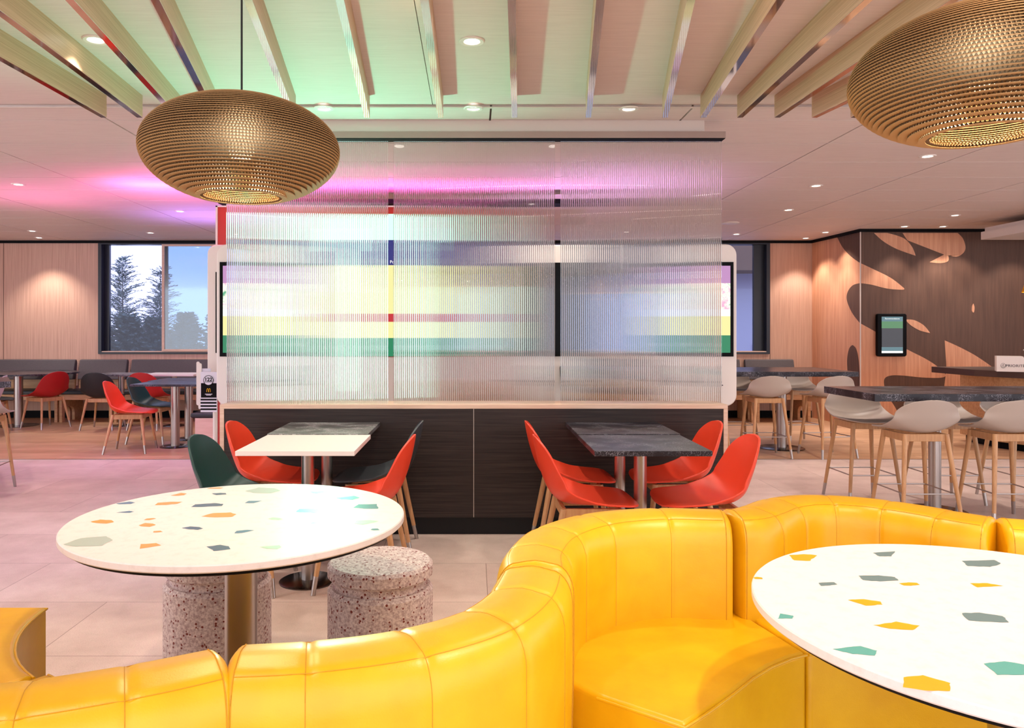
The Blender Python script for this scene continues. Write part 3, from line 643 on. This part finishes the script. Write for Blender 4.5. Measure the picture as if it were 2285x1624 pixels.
t_ = sq_table('thick black marble counter table at the right, farther one by the kiosk', 2.05, 4.14, 8.17, 9.25, 0.90, 0.052, M['marble'], 0.055, 'tall marble counter tables', 0.25, 0, 'counter_table')
for ch in list(t_.children):
    if ch.name.startswith(('column', 'base_plate')): ch.location.x = 3.53-t_.location.x
t_ = sq_table('marble counter table cut by the left edge of the photo', -5.2, -4.0, 6.60, 7.35, 0.90, 0.054, M['marble'], 0.05, 'tall marble counter tables', 0.22, 0, 'counter_table'); t_.location = (-4.707, 6.585, 0); t_.rotation_euler = (0, 0, 0.58)
t_ = thing('round_table', 'dark round dining table far left by the bench', 'table', (-6.44, 11.0, 0))
b = MB(); b.lathe([(0.001, 0.722), (0.68, 0.722), (0.68, 0.745), (0.001, 0.745)], n=64); b.build('tabletop', M['marble'], t_)
b = MB(); b.cyl((0, -0.2, 0.012), (0, -0.2, 0.722), 0.058, n=32); b.build('column', M['steel'], t_)
b = MB(); b.lathe([(0.001, 0), (0.26, 0), (0.26, 0.006), (0.001, 0.014)], (0, -0.2, 0), n=40); b.build('base_plate', M['dark_steel'], t_)
# ------------------------------------------------------------------ yellow serpentine sofa
def arc_res(path, step=0.006):
    P = catmull(path, 24); out = [P[0]]; acc = 0
    L = [0]
    for i in range(1, len(P)): L.append(L[-1]+(P[i]-P[i-1]).length)
    n = max(8, int(L[-1]/step)); j = 1; out = []
    for k in range(n+1):
        s = L[-1]*k/n
        while j < len(P)-1 and L[j] < s: j += 1
        f = (s-L[j-1])/max(1e-9, L[j]-L[j-1]); out.append(P[j-1].lerp(P[j], f))
    return out, L[-1]
def prof_pts():
    # (offset, z) closed from inner bottom over the top to the outer bottom; h = half thickness
    P = []
    zs = [0.02, 0.12, 0.25, 0.38, 0.48, 0.56, 0.63, 0.675]
    for z in zs: P.append((1.0 if z > 0.5 else 0.86+0.14*(z/0.5), z))
    for k in range(1, 8):
        a = PI/2*k/7; P.append((1.0-0.55*(1-math.cos(a)), 0.675+0.080*math.sin(a)))
    Q = P+[(0.2, 0.760), (0, 0.762), (-0.2, 0.760)]+[(-x, z) for x, z in reversed(P)]
    return Q
def sofa_module(label, path, seams, seat, thick=0.098, cap0=True, cap1=True, seat_mats=None):
    o0 = Vector((path[len(path)//2][0], path[len(path)//2][1], 0))
    t_ = thing('sofa_module', label, 'sofa', o0, group='yellow leather serpentine sofa modules')
    pts, L = arc_res([(p[0], p[1], 0) for p in path]); n = len(pts); Q = prof_pts(); q = len(Q)
    b = MB(); vs = []; nrmv = []
    for i in range(n):
        d = pts[min(i+1, n-1)]-pts[max(i-1, 0)]; d.normalize(); nrmv.append(Vector((d.y, -d.x, 0)))
    e = 0.018
    def surf(i, j, off=0.0):
        s = L*i/(n-1); puff = 0
        for sp in seams: puff += math.exp(-((s-sp*L)/0.008)**2)
        sc = 1-0.026*puff; de = min(s, L-s)
        if de < e: sc *= 1-0.10*(1-de/e)**2.2
        sc *= 1+0.035*math.sin(PI*min(1, de/0.09)/2)-0.035
        o_, z = Q[j]; zz = z-(0.0030*puff if z > 0.66 else 0)-(0.014*(1-de/e)**2.2 if de < e and z > 0.6 else 0)
        crease = math.exp(-((z-0.742)/0.006)**2)*0.0
        return pts[i]+nrmv[i]*(o_*thick*sc+off*(1 if o_ > 0 else -1))+Vector((0, 0, zz+(off if z > 0.7 else 0)))-o0
    for i in range(n):
        for j in range(q): vs.append(surf(i, j))
    fs = [(i*q+j, i*q+j+1, (i+1)*q+j+1, (i+1)*q+j) for i in range(n-1) for j in range(q-1)]
    fs += [tuple(range(q)), tuple(reversed(range((n-1)*q, n*q)))]
    b.add(vs, fs); b.build('backrest', M['leather'], t_)
    # stitched seams: crease along both top edges, one across at every channel
    b = MB(); r = 0.0008
    for j in (12, q-13): b.tube([surf(i, j, 0.0003) for i in range(3, n-3, 3)], r, 5)
    for sp in seams:
        i = min(n-4, max(3, int(sp*(n-1)))); b.tube([surf(i, j, 0.0002) for j in range(q)], r, 5)
    for i in (3, n-4): b.tube([surf(i, j, 0.0006) for j in range(q)], 0.0010, 5)
    b.build('stitched_seam', M['seam'], t_)
    if seat:
        P = [Vector((x, y, 0))-o0 for x, y in seat['poly']]; b = MB()
        m = len(P); ar = sum(P[i].x*P[(i+1) % m].y-P[(i+1) % m].x*P[i].y for i in range(m))
        if ar < 0: P.reverse()
        b.prism([(p.x, p.y) for p in P], 0.03, 0.45)
        b.build('seat', M['leather'], t_, bevel=0.014, seg=4)
        b = MB(); ed = [Vector((x, y, 0))-o0 for x, y in seat['edge']]
        b.tube([(p.x, p.y, 0.443) for p in ed], 0.0035, 8); b.build('piping', M['leather'], t_)
    return t_
def arc(cx, cy, r, a0, a1, n=10): return [(cx+r*math.cos(math.radians(a0+(a1-a0)*k/n)), cy+r*math.sin(math.radians(a0+(a1-a0)*k/n))) for k in range(n+1)]
C1 = (-0.742, 2.44)
# left booth (we look over its back), from the left end round to the swing
eL = arc(*C1, 0.62, 180, 232); sofa_module('yellow leather sofa module at the left edge, its seat end showing', [(-1.79, 2.40), (-1.78, 2.1), (-1.66, 1.80), (-1.47, 1.50), (-1.30, 1.33)], [0.2, 0.42, 0.64, 0.86],
            dict(poly=eL+list(reversed(arc(*C1, 0.93, 180, 232))), edge=[(-1.66, 2.44)]+eL))
eL = arc(*C1, 0.59, 233, 286); sofa_module('yellow leather sofa module in the lower left corner, left of the vertical joint', [(-1.29, 1.32), (-1.12, 1.22), (-0.93, 1.18), (-0.75, 1.20), (-0.57, 1.27), (-0.437, 1.345)], [0.15, 0.32, 0.50, 0.67, 0.83],
            dict(poly=eL+list(reversed(arc(*C1, 0.93, 233, 286))), edge=eL))
eL = arc(*C1, 0.59, 287, 322); sofa_module('yellow leather sofa module front centre, its back turned to us and sweeping right', [(-0.430, 1.349), (-0.28, 1.37), (-0.12, 1.425), (0.02, 1.53), (0.105, 1.68), (0.150, 1.865)], [0.16, 0.38, 0.60, 0.80],
            dict(poly=eL+list(reversed(arc(*C1, 0.88, 287, 322))), edge=eL))
# right booth
def px45(L_): return [tuple(atZ(x, y, 0.45)[:2]) for x, y in L_]
fe = [(0.30, 1.845), (0.475, 1.705), (0.55, 1.775), (0.64, 1.865), (0.715, 1.945), (0.79, 2.013), (0.865, 2.065), (0.916, 2.089)]
sofa_module('yellow leather sofa module in the middle with its whole seat in view', [(0.153, 1.875), (0.17, 2.03), (0.245, 2.22), (0.40, 2.375), (0.60, 2.438), (0.805, 2.418)], [0.17, 0.36, 0.55, 0.80],
            dict(poly=fe+[(0.835, 2.42), (0.74, 2.42), (0.57, 2.44), (0.385, 2.37), (0.24, 2.21), (0.165, 2.02)], edge=fe))
f2 = [(0.921, 2.089), (1.05, 2.12), (1.18, 2.12), (1.31, 2.07), (1.41, 1.98), (1.46, 1.88)]
sofa_module('yellow leather sofa module curving behind the right round table', [(0.813, 2.422), (0.875, 2.435), (0.955, 2.50), (1.05, 2.59), (1.18, 2.64), (1.33, 2.605), (1.45, 2.50), (1.53, 2.39), (1.592, 2.325)], [0.12, 0.30, 0.50, 0.69, 0.87],
            dict(poly=f2+[(1.56, 1.95), (1.54, 2.25), (1.46, 2.45), (1.35, 2.60), (1.17, 2.64), (1.0, 2.59), (0.86, 2.48), (0.842, 2.42)], edge=f2))
sofa_module('yellow leather sofa module at the right edge, only its end in the photo', [(1.602, 2.318), (1.72, 2.275), (1.86, 2.258), (2.02, 2.245), (2.15, 2.19)], [0.25, 0.55, 0.85], None)
# ------------------------------------------------------------------ kiosks and red wall behind the glass
M['poster_navy'] = emis('poster_navy', (44, 46, 140), 0.68); M['poster_yellow'] = emis('poster_yellow', (244, 238, 160), 0.93); M['poster_mint'] = emis('poster_mint', (196, 250, 222), 1.24)
M['poster_red'] = emis('poster_red', (226, 40, 50), 0.68); M['poster_green'] = emis('poster_green', (20, 150, 100), 0.68); M['poster_white'] = emis('poster_white', (250, 250, 246), 1.05); M['screen_pink'] = emis('screen_pink', (206, 150, 204), 0.8)
M['red_wall'] = mat('glossy_red_panel', (196, 36, 30), 0.35)
M['led'] = emis('white_green_led', (190, 255, 226), 4.2)  # emissive stand-in for the mint glow reflected by the glass
M['screen_dark'] = mat('dark_glass_screen', (5, 5, 7), 0.3, Specular_IOR_Level=0.1)
x0, x1, yw = -2.41, -0.16, 7.2
t_ = thing('menu_wall', 'tall red panel wall with lit menu screens behind the fluted glass', 'display wall', (x0, yw, 0))
b = MB(); b.box((0, 0, 0), (x1-x0, 0.22, 2.507)); b.build('red_panel', M['red_wall'], t_, smooth=False)
b = MB(); b.box((0.06, -0.015, 0), (x1-x0, 0, 1.09)); b.build('lower_white_panel', M['white'], t_, smooth=False)
b = MB(); b.box((-0.018, -0.01, 0), (0, 0.23, 2.52)); b.box((-0.018, -0.01, 2.507), (x1-x0, 0.23, 2.52)); b.build('white_edging', M['white'], t_, smooth=False)
def pz(y): return CAMH-(y-VY)*yw/F
def pxx(x): return (x-VX)*yw/F-x0
b = MB()
for (a, c, y0, y1, mi) in ((512, 640, 478, 532, 0), (640, 800, 478, 536, 2), (800, 1008, 478, 536, 0), (512, 1008, 536, 592, 1), (512, 700, 592, 650, 4), (700, 1008, 592, 700, 3), (512, 700, 650, 754, 3), (700, 1008, 718, 754, 3), (700, 1008, 700, 718, 5), (512, 1008, 754, 795, 6)):
    b.box((pxx(a), -0.02, pz(y1)), (pxx(c), 0, pz(y0)), mi)
b.build('menu_screen', [M['poster_mint'], M['poster_navy'], M['led'], M['poster_yellow'], M['poster_white'], M['poster_red'], M['poster_green']], t_, smooth=False)  # the brightest field paints the reflected mint glow
text('Pour', 0.042, M['poster_white'], 'screen_lettering', t_, (pxx(880), -0.021, pz(588)))
text('TOUTES', 0.055, M['poster_white'], 'screen_lettering', t_, (pxx(905), -0.021, pz(780)))
b = MB(); b.box((pxx(706), -0.03, pz(890)), (pxx(772), -0.021, pz(478))); b.build('bright_strip_screen', M['led'], t_, smooth=False)  # emissive strip painting the mint reflection in the glass, no real display
def rrect(x0, z0, x1, z1, r, n=6):
    P = []
    for cx, cz, a in ((x1-r, z0+r, -90), (x1-r, z1-r, 0), (x0+r, z1-r, 90), (x0+r, z0+r, 180)):
        for k in range(n+1): t = math.radians(a+90*k/n); P.append((cx+r*math.cos(t), cz+r*math.sin(t)))
    return P
def kiosk(label, cx, y, wd, screen_w, dark=False, z0=0.745, z1=2.02):
    t_ = thing('ordering_kiosk', label, 'kiosk', (cx, y, 0), group='white self-order kiosks behind the glass')
    b = MB(); b.prism(rrect(-wd/2, z0, wd/2, z1, 0.085), 0, 0.16, axis='y'); b.build('housing', M['white'], t_, bevel=0.01)
    b = MB(); b.box((-0.17, 0.03, 0), (0.17, 0.15, z0+0.01)); b.build('pedestal', M['white'], t_, smooth=False)
    sw = screen_w/2; zt, zb_ = 1.878, 1.135
    b = MB(); b.box((-sw, -0.012, zb_), (sw, 0.004, zt)); b.build('screen_bezel', M['black'], t_, smooth=False)
    b = MB(); i = sw-0.026; s0, s1 = zb_+0.03, zt-0.03; h = s1-s0
    if dark: b.box((-i, -0.014, s0), (i, -0.012, s1), 0); b.build('screen', [M['screen_dark']], t_, smooth=False)
    else:
        sc = b
        for f0, f1, mi in ((0, .2, 4), (.2, .42, 1), (.42, .5, 0), (.5, .8, 5), (.8, 1, 2)): b.box((-i, -0.014, s0+h*f0), (i, -0.012, s0+h*f1), mi)
        s = b.build('screen', [M['poster_white'], M['poster_yellow'], M['screen_pink'], M['poster_navy'], M['poster_green'], M['foliage_screen']], t_, smooth=False)
        text('VEGGIE', 0.075, M['poster_white'], 'screen_lettering', s, (0, -0.0145, s0+h*0.86)); text('FRAIS', 0.04, M['poster_white'], 'screen_lettering', s, (0, -0.0145, s0+h*0.07))
    b = MB(); b.box((-0.15, -0.02, 0.93), (-0.03, 0.0, 0.945)); b.box((0.05, -0.004, 0.905), (0.17, 0.001, 0.912), 0); b.build('ticket_slot', M['black'], t_, smooth=False)
    b = MB(); R = Matrix.Rotation(math.radians(-25), 3, 'X'); b.box((0.03, -0.07, 0.90), (0.11, -0.03, 1.06), 0, R); b.box((0.04, -0.074, 0.99), (0.10, -0.07, 1.04), 1, R); b.build('card_terminal', [M['black'], M['poster_green']], t_, smooth=False, bevel=0.003)
    return t_
m = M['foliage_screen'] = emis('screen_foliage', (150, 200, 150), 1.2); t = NT(m); f = t.noise(t.coord(), 14, 4, 0.7)
t.l(t.ramp(f, [(0.35, (60, 150, 110)), (0.5, (240, 240, 220)), (0.65, (230, 160, 190))]), t.b.inputs['Emission Color'])
kiosk('white self-order kiosk left of the fluted glass, its black screen frame peeking out', -1.74, 6.0, 0.56, 0.50)
kiosk('white self-order kiosk right of the fluted glass with a lit promo screen', 1.80, 6.0, 0.56, 0.50)
kiosk('white self-order kiosk with a dark screen behind the second gap in the glass', 0.66, 6.05, 0.60, 0.46, dark=True)
kiosk('white self-order kiosk farther back, its edge left of the nearest one', -2.16, 7.0, 0.56, 0.40, dark=True, z1=2.13)
# yellow arch mark on the terminal of the middle kiosk is built with the number sign below
def arches(w_, parent, loc, m, name='arch_mark'):
    b = MB(); h = w_*0.88
    for s in (-1, 1):
        P = []
        for k in range(13):
            a = PI*k/12; P.append((s*w_*0.25+math.cos(a)*w_*0.20, 0, (math.sin(a)**0.75)*h))
        b.tube(P, w_*0.055, 6)
    o = b.build(name, m, parent); o.location = loc; return o
M['arch_yellow'] = mat('yellow_mark', (250, 190, 20), 0.5)
M['plate_white'] = mat('printed_white', (226, 222, 236), 0.5)
# dark trunking with pink light
t_ = thing('light_trunking', 'dark slim light trunking under the ceiling with pink glow above', 'light trunking', (-0.9, 7.6, 2.60))
b = MB(); b.box((-1.62, -0.06, 0), (2.2, 0.16, 0.045)); b.build('trunking_body', M['black'], t_, smooth=False)
b = MB(); [b.box((x, 0.04, 0.045), (x+0.02, 0.06, CEIL-2.60)) for x in (-1.5, 0.2, 2.0)]; b.build('hanger', M['black'], t_, smooth=False)
M['pale_blue'] = emis('pale_blue_screen', (150, 172, 226), 0.9); M['pale_mint'] = emis('pale_mint_screen', (206, 236, 226), 1.1)
for lab, a, c, y0, y1, yy, m in (('glowing pale mint menu display behind the middle fluted panel', 1010, 1135, 640, 782, 8.8, 'pale_mint'), ('glowing pale blue menu display behind the right fluted panel', 1300, 1490, 655, 785, 8.9, 'pale_blue')):
    p = atY(a, y1, yy); q = atY(c, y0, yy); w_, h = q.x-p.x, q.z-p.z; t_ = thing('menu_display', lab, 'display', ((p.x+q.x)/2, yy, p.z), group='menu displays behind the glass')
    b = MB(); b.box((-w_/2-0.02, 0, -0.02), (w_/2+0.02, 0.06, h+0.02)); b.build('display_frame', M['white'], t_, smooth=False)
    b = MB(); b.box((-w_/2, -0.004, 0), (w_/2, 0, h)); b.build('screen', M[m], t_, smooth=False)
    b = MB(); [b.box((x-0.015, 0.02, h+0.02), (x+0.015, 0.05, CEIL-p.z)) for x in (-w_/3, w_/3)]; b.build('ceiling_bracket', M['white'], t_, smooth=False)
# ------------------------------------------------------------------ benches at the back wall
def bench(label, x0, x1, y=11.15, grp='grey felt wall benches'):
    t_ = thing('wall_bench', label, 'bench', ((x0+x1)/2, y+0.3, 0), group=grp); w_ = (x1-x0)/2
    b = MB(); b.prism([(0.20, 0.60), (0.30, 0.60), (0.345, 0.87), (0.325, 0.905), (0.275, 0.90)], -w_+0.02, w_-0.02, axis='x'); b.build('back_cushion', M['felt'], t_, bevel=0.012, seg=3)
    b = MB(); b.box((-w_+0.01, -0.30, 0.41), (w_-0.01, 0.20, 0.465)); b.build('seat_cushion', M['black_shell'], t_, smooth=False, bevel=0.012, seg=3)
    b = MB(); b.box((-w_, -0.27, 0.33), (w_, 0.30, 0.41)); b.box((-w_+0.02, 0.26, 0.41), (w_-0.02, 0.30, 0.60)); b.build('oak_frame', M['oak_bench'], t_, smooth=False)
    for x in (-w_, w_-0.04):
        P = [(-0.27, 0.0), (-0.19, 0.0)]+[(-0.05-0.14*math.cos(PI*k/8), 0.12+0.10*math.sin(PI*k/8)) for k in range(9)]+[(0.09, 0.0), (0.33, 0.0), (0.33, 0.33), (-0.27, 0.33)]
        b = MB(); b.prism(P, x, x+0.04, axis='x'); b.build('end_leg', M['oak_bench'], t_, smooth=False)
    b = MB(); b.prism([(0.30, 0.50), (0.35, 0.50), (0.37, 0.885), (0.345, 0.885)], w_-0.03, w_, axis='x'); b.build('end_panel', M['oak_edge'], t_, smooth=False)
bench('grey felt wall bench at the far left below the bare wood wall', -8.3, -6.10)
bench('grey felt wall bench left of the window, behind the black chair', -6.07, -5.30)
bench('grey felt wall bench under the left window', -5.27, -3.93)
bench('short grey felt bench at right, cut off by the kiosk', 1.9, 4.13, grp='grey felt benches at right')
bench('grey felt bench at right in front of the wood wall', 4.17, 4.96, grp='grey felt benches at right')
# bench end and number stand at the left of the partition
t_ = thing('end_bench', 'light oak bench end with black cushion left of the partition', 'bench', (-2.62, 8.2, 0))
b = MB(); b.box((-0.37, 0, 0.06), (0.28, 0.45, 0.40)); b.build('oak_body', M['oak_edge'], t_, smooth=False)
b = MB(); b.box((-0.37, 0.0, 0), (0.28, 0.45, 0.06)); b.build('plinth', M['steel'], t_, smooth=False)
b = MB(); b.box((-0.42, -0.01, 0.40), (0.30, 0.46, 0.455)); b.build('seat_cushion', M['black_shell'], t_, smooth=False, bevel=0.02, seg=4)
YS = 6.75
t_ = thing('table_number_stand', 'white pole stand holding striped table number signs beside the partition', 'sign stand', (atY(477, 0, YS).x, YS, 0))
ox = t_.location.x
def sp(px, py, dy=0): v = atY(px, py, YS); return (v.x-ox, dy, v.z)
b = MB(); b.cyl((0, 0.03, 0), (0, 0.03, 0.9), 0.018, n=16); b.build('pole', M['white'], t_)
b = MB(); b.box((-0.13, -0.02, 0), (0.06, 0.15, 0.012)); b.build('foot_plate', M['white'], t_, smooth=False)
for k, (a, tp, bt, dy) in enumerate(((438, 807, 905, 0.04), (448, 810, 912, -0.02))):
    x = sp(a, 0)[0]; b = MB(); b.prism(rrect(x-0.014, sp(0, bt)[2], x+0.014, sp(0, tp)[2], 0.0138), dy, dy+0.008, axis='y'); b.build('sign_prong', M['white'], t_, smooth=False)
def sign(x0, x1, y0, y1, dy, label, front):
    a = sp(x0, y0, dy); c = sp(x1, y1, dy); g_ = thing('table_number_sign', label, 'number sign', (ox+(a[0]+c[0])/2, YS+dy, c[2]), group='striped table number signs'); W_ = (c[0]-a[0])/2; H_ = a[2]-c[2]
    b = MB(); b.box((-W_, 0, 0), (W_, 0.006, H_)); b.build('sign_board', M['plate_white'], g_, smooth=False)
    b = MB(); b.box((-W_+0.004, -0.001, H_*0.36), (W_-0.002, 0, H_*0.72)); 
    for k in range(4): b.box((-W_, -0.001, H_*(0.05+0.08*k)), (W_-0.002, 0, H_*(0.05+0.08*k)+H_*0.042))
    b.build('black_print', M['black'], g_, smooth=False)
    b = MB(); r = W_*0.62; z = H_*0.79
    b.lathe([(r, -0.002), (r*0.9, -0.002), (r*0.9, -0.0035), (r, -0.0035)], n=32, closed=True); b.lathe([(r*0.9, -0.0012), (r*0.9, -0.0024)], n=32, mi=1); b.box((-r*0.8, -r*0.36, -0.0034), (r*0.8, -r*0.28, -0.0036+0.001))
    o = b.build('number_badge', [M['black'], M['plate_white']], g_, smooth=False); o.rotation_euler = (-PI/2, 0, 0); o.rotation_euler = (PI/2, 0, 0); o.location = (0, -0.0045, z)
    o.data.transform(Matrix.Scale(-1, 4, (0, 0, 1)))
    if front:
        text('122', r*1.02, M['black'], 'number', g_, (0, -0.0095, z-r*0.16), bold=0.0012)
        arches(W_*0.5, g_, (0, -0.003, H_*0.50), M['arch_yellow'])
        b = MB(); b.box((-W_*0.45, -0.002, H_*0.44), (W_*0.45, -0.001, H_*0.455)); b.box((-W_*0.3, -0.002, H_*0.415), (W_*0.3, -0.001, H_*0.43)); b.build('small_print', M['plate_white'], g_, smooth=False)
sign(452, 488, 829, 918, -0.05, 'striped black and white table number sign reading 122, front of the stack', True)
sign(443, 470, 822, 912, 0.0, 'striped table number sign tucked behind the 122 sign', False)
o = arches(0.028, None, (0.72, 5.965, 1.005), M['arch_yellow']); kt = [x for x in D.objects if x.name.startswith('ordering_kiosk') and abs(x.location.x-0.66) < 0.01][0]
o.parent = kt; o.location = (0.07, -0.09, 1.005)
# ------------------------------------------------------------------ right side: screen, counter, box
p0 = atY(1953, 700, YR); p1 = atY(2018, 795, YR)
t_ = thing('wall_tablet', 'black framed tablet display mounted on the mural wall', 'wall display', ((p0.x+p1.x)/2, YR, p1.z)); hw, hh = (p1.x-p0.x)/2, p0.z-p1.z
b = MB(); b.prism(rrect(-hw, 0, hw, hh, 0.03), -0.06, -0.004, axis='y'); b.build('frame', M['black'], t_, bevel=0.006)
b = MB(); iw = hw*0.72
for f0, f1, mi in ((.08, .13, 1), (.13, .22, 2), (.22, .66, 0), (.66, .82, 3), (.82, .93, 2)): b.box((-iw, -0.063, hh*f0), (iw, -0.06, hh*f1), mi)
b.build('screen', [mat('tablet_dark', (38, 42, 50), 0.1), M['poster_white'], emis('tablet_blue', (120, 160, 170), 0.6), emis('tablet_green', (110, 170, 120), 0.6)], t_, smooth=False)
text('Recommandations', 0.027, M['poster_white'], 'screen_lettering', t_, (0, -0.0635, hh*0.87))
t_ = thing('service_counter', 'dark brown counter with oak front at the right edge below the mural', 'counter', (6.6, 8.6, 0))
b = MB(); b.prism([(-0.94, 0.0), (-0.50, -0.96), (1.2, -0.96), (1.2, 0.8), (-0.94, 0.8)], 0.83, 0.90); b.build('counter_top', mat('dark_brown_top', (70, 46, 36), 0.4), t_, smooth=False)
b = MB(); b.prism([(-0.62, 0.05), (-0.25, -0.80), (1.1, -0.80), (1.1, 0.75), (-0.62, 0.75)], 0.08, 0.83); b.build('counter_body', M['oak_bench'], t_, smooth=False)
b = MB(); b.prism([(-0.58, 0.1), (-0.2, -0.74), (1.05, -0.74), (1.05, 0.7), (-0.58, 0.7)], 0, 0.08); b.build('plinth', M['black'], t_, smooth=False)
YP = 8.25; q0 = atY(2224, 795, YP)
t_ = thing('priority_box', 'white lettered box standing on the dark counter at the right edge', 'box', (q0.x, YP, 0.90), -0.52); 
b = MB(); b.prism([(0, 0), (0.42, 0), (0.42, 0.10), (0.26, 0.10), (0.235, 0.165), (0, 0.165)], 0, 0.22, axis='y'); b.build('box_body', M['white'], t_, smooth=False)
b = MB(); b.box((0.265, 0.02, 0.10), (0.42, 0.20, 0.15)); b.build('cup_stack', M['white_top'], t_, smooth=False)
M['print'] = mat('dark_print', (60, 48, 56), 0.5)
text('PRIORITÉ', 0.038, M['print'], 'box_lettering', t_, (0.165, -0.001, 0.052), space=1.1, bold=0.0004)
b = MB(); b.tube([(0.058+0.021*math.cos(2*PI*k/24), -0.001, 0.064+0.026*math.sin(2*PI*k/24)) for k in range(24)], 0.0015, 5, closed=True)
b.cyl((0.058, -0.001, 0.076), (0.058, -0.002, 0.076), 0.004, n=12); b.tube([(0.058, -0.001, 0.072), (0.058, -0.001, 0.060), (0.067, -0.001, 0.060), (0.070, -0.001, 0.050)], 0.0014, 5)
b.tube([(0.056+0.009*math.cos(PI*0.6+PI*1.25*k/12), -0.001, 0.057+0.010*math.sin(PI*0.6+PI*1.25*k/12)) for k in range(13)], 0.0012, 5); b.build('wheelchair_symbol', M['print'], t_)
b = MB(); b.lathe([(0.05, 0), (0.035, 0.008), (0.02, 0.02), (0.02, 0.045), (0.06, 0.055), (0.085, 0.085), (0.08, 0.088), (0.001, 0.07)], n=32)
tag(b.build('white_dish', M['white_top'], loc=(q0.x+0.345, YP-0.06, 1.05)), 'small white footed dish on top of the lettered box', 'dish')
p = atY(2297, 652, 8.6)
t_ = thing('small_pendant', 'small yellow cone pendant just entering the right edge', 'pendant lamp', p)
b = MB(); b.lathe([(0.075, 0), (0.03, 0.14), (0.026, 0.14), (0.071, 0)], n=32, closed=True); b.build('shade', mat('yellow_enamel', (238, 168, 20), 0.35), t_)
b = MB(); b.cyl((0, 0, 0.02), (0, 0, 0.05), 0.045, n=20); b.build('bulb', M['bulb'], t_)
b = MB(); b.cyl((0, 0, 0.13), (0, 0, CEIL-p.z), 0.004, n=8); b.build('cord', M['cord'], t_)
for k, (px, py, yy) in enumerate(((1092, 640, 9.5), (1340, 652, 9.3), (1440, 664, 9.0))):  # pendants added to make the warm streaks of smeared spotlights
    p = atY(px, py, yy); t_ = thing('small_pendant', 'small yellow cone pendant smeared into a light streak behind the fluted glass', 'pendant lamp', p, group='small yellow pendants behind the glass')
    b = MB(); b.lathe([(0.075, 0), (0.03, 0.14), (0.026, 0.14), (0.071, 0)], n=24, closed=True); b.build('shade', D.materials['yellow_enamel'], t_)
    b = MB(); b.cyl((0, 0, 0.005), (0, 0, 0.03), 0.05, n=20); b.build('bulb', M['bulb'], t_)
    b = MB(); b.cyl((0, 0, 0.13), (0, 0, CEIL-p.z), 0.004, n=8); b.build('cord', M['cord'], t_)
b = MB(); b.box((0, 0, 0), (2.6, 2.2, 0.10)); b.box((0.03, 0.03, 0.10), (2.57, 2.17, 0.15), 0)
p = atY(2189, 535, 9.8); o = b.build('ceiling_box', M['white'], smooth=False, loc=(p.x, 7.6, p.z)); tag(o, 'white boxed ceiling light raft above the counter at right', 'ceiling raft')
b = MB(); [b.cyl((x, 0.9, 0.15), (x, 0.9, CEIL-p.z), 0.01, n=8) for x in (0.6, 1.8)]; b.build('hanger', M['white'], o)
# ------------------------------------------------------------------ outdoors
M['needle'] = mat('conifer_green', (70, 98, 100), 0.8); M['bark'] = mat('conifer_bark', (84, 74, 76), 0.9); M['paving'] = mat('pale_paving', (186, 186, 190), 0.8)
b = MB(); b.box((-14, YB+0.16, -0.15), (12, 26, -0.05)); struct(b.build('ground', M['paving'], smooth=False))
def blade(b, p, d, ln, w_):
    d = d.normalized(); s = d.cross(Vector((random.uniform(-1, 1), random.uniform(-1, 1), random.uniform(-1, 1)))).normalized()*w_
    q = p+d*ln*0.5+Vector((0, 0, -ln*0.05)); b.add([p-s*0.3, p+s*0.3, q+s, p+d*ln, q-s], [(0, 1, 2, 3, 4)])
def conifer(label, x, y, H_, wd, seed, dens=1.0, group='conifers outside the left window'):
    random.seed(seed); t_ = thing('conifer', label, 'tree', (x, y, -0.05), group=group)
    b = MB(); b.cyl((0, 0, 0), (0, 0, H_*0.96), 0.035, 0.005, 8); b.build('trunk', M['bark'], t_)
    b = MB(); nb = int(H_*95*dens)
    for i in range(nb):
        z = 0.25+(H_-0.3)*(i/nb); f = 1-z/H_; a = random.uniform(0, 2*PI); L_ = (0.10+wd*min(1, f*1.9)**0.8)*random.uniform(0.7, 1.15)
        d0 = Vector((math.cos(a), math.sin(a), 0.85)); p = Vector((0, 0, z)); n = max(4, int(L_/0.028))
        for k in range(n):
            u = k/n; d = (d0+Vector((0, 0, -0.75*u))).normalized(); p = p+d*(L_/n)
            for s in (-1, 1):
                side = d.cross(Vector((0, 0, 1))).normalized()*s
                blade(b, p, d*0.7+side*0.8+Vector((0, 0, random.uniform(-0.3, 0.4))), 0.05+0.06*(1-u), 0.006*(1 if dens < 1.5 else 2.8))
    b.build('foliage', M['needle'], t_, smooth=False)
conifer('feathery conifer outside the left window, tall left one', -6.25, 13.6, 2.72, 0.50, 11)
conifer('feathery conifer outside the left window, right one beside the screen', -5.62, 13.7, 2.58, 0.42, 12)
for k, (x, y, h) in enumerate(((-6.9, 13.3, 1.75), (-6.45, 13.1, 1.55), (-5.95, 13.15, 1.68), (-5.45, 13.1, 1.62), (-4.95, 13.2, 1.7), (-4.4, 13.3, 1.8))):
    conifer('dense low conifer bush in the hedge below the tall conifers', x, y, h, 0.34, 20+k, 2.6, 'low hedge conifers')
t_ = thing('outdoor_pavilion', 'grey pavilion with flat brown roof seen through the right window', 'building', (4.6, 16, 0))
b = MB(); b.box((-7.0, 0, -0.05), (3.0, 3, 2.55)); b.build('wall', mat('grey_blue_wall', (168, 176, 204), 0.8), t_, smooth=False)
b = MB(); b.box((-7.3, -0.9, 2.55), (3.3, 3.2, 3.3)); b.build('roof', mat('brown_soffit', (112, 94, 80), 0.8), t_, smooth=False)
for x in (-2.6, -0.4, 1.6): b = MB(); b.box((x, -0.7, -0.05), (x+0.12, -0.58, 2.55)); b.build('post', M['plinth'], t_, smooth=False)
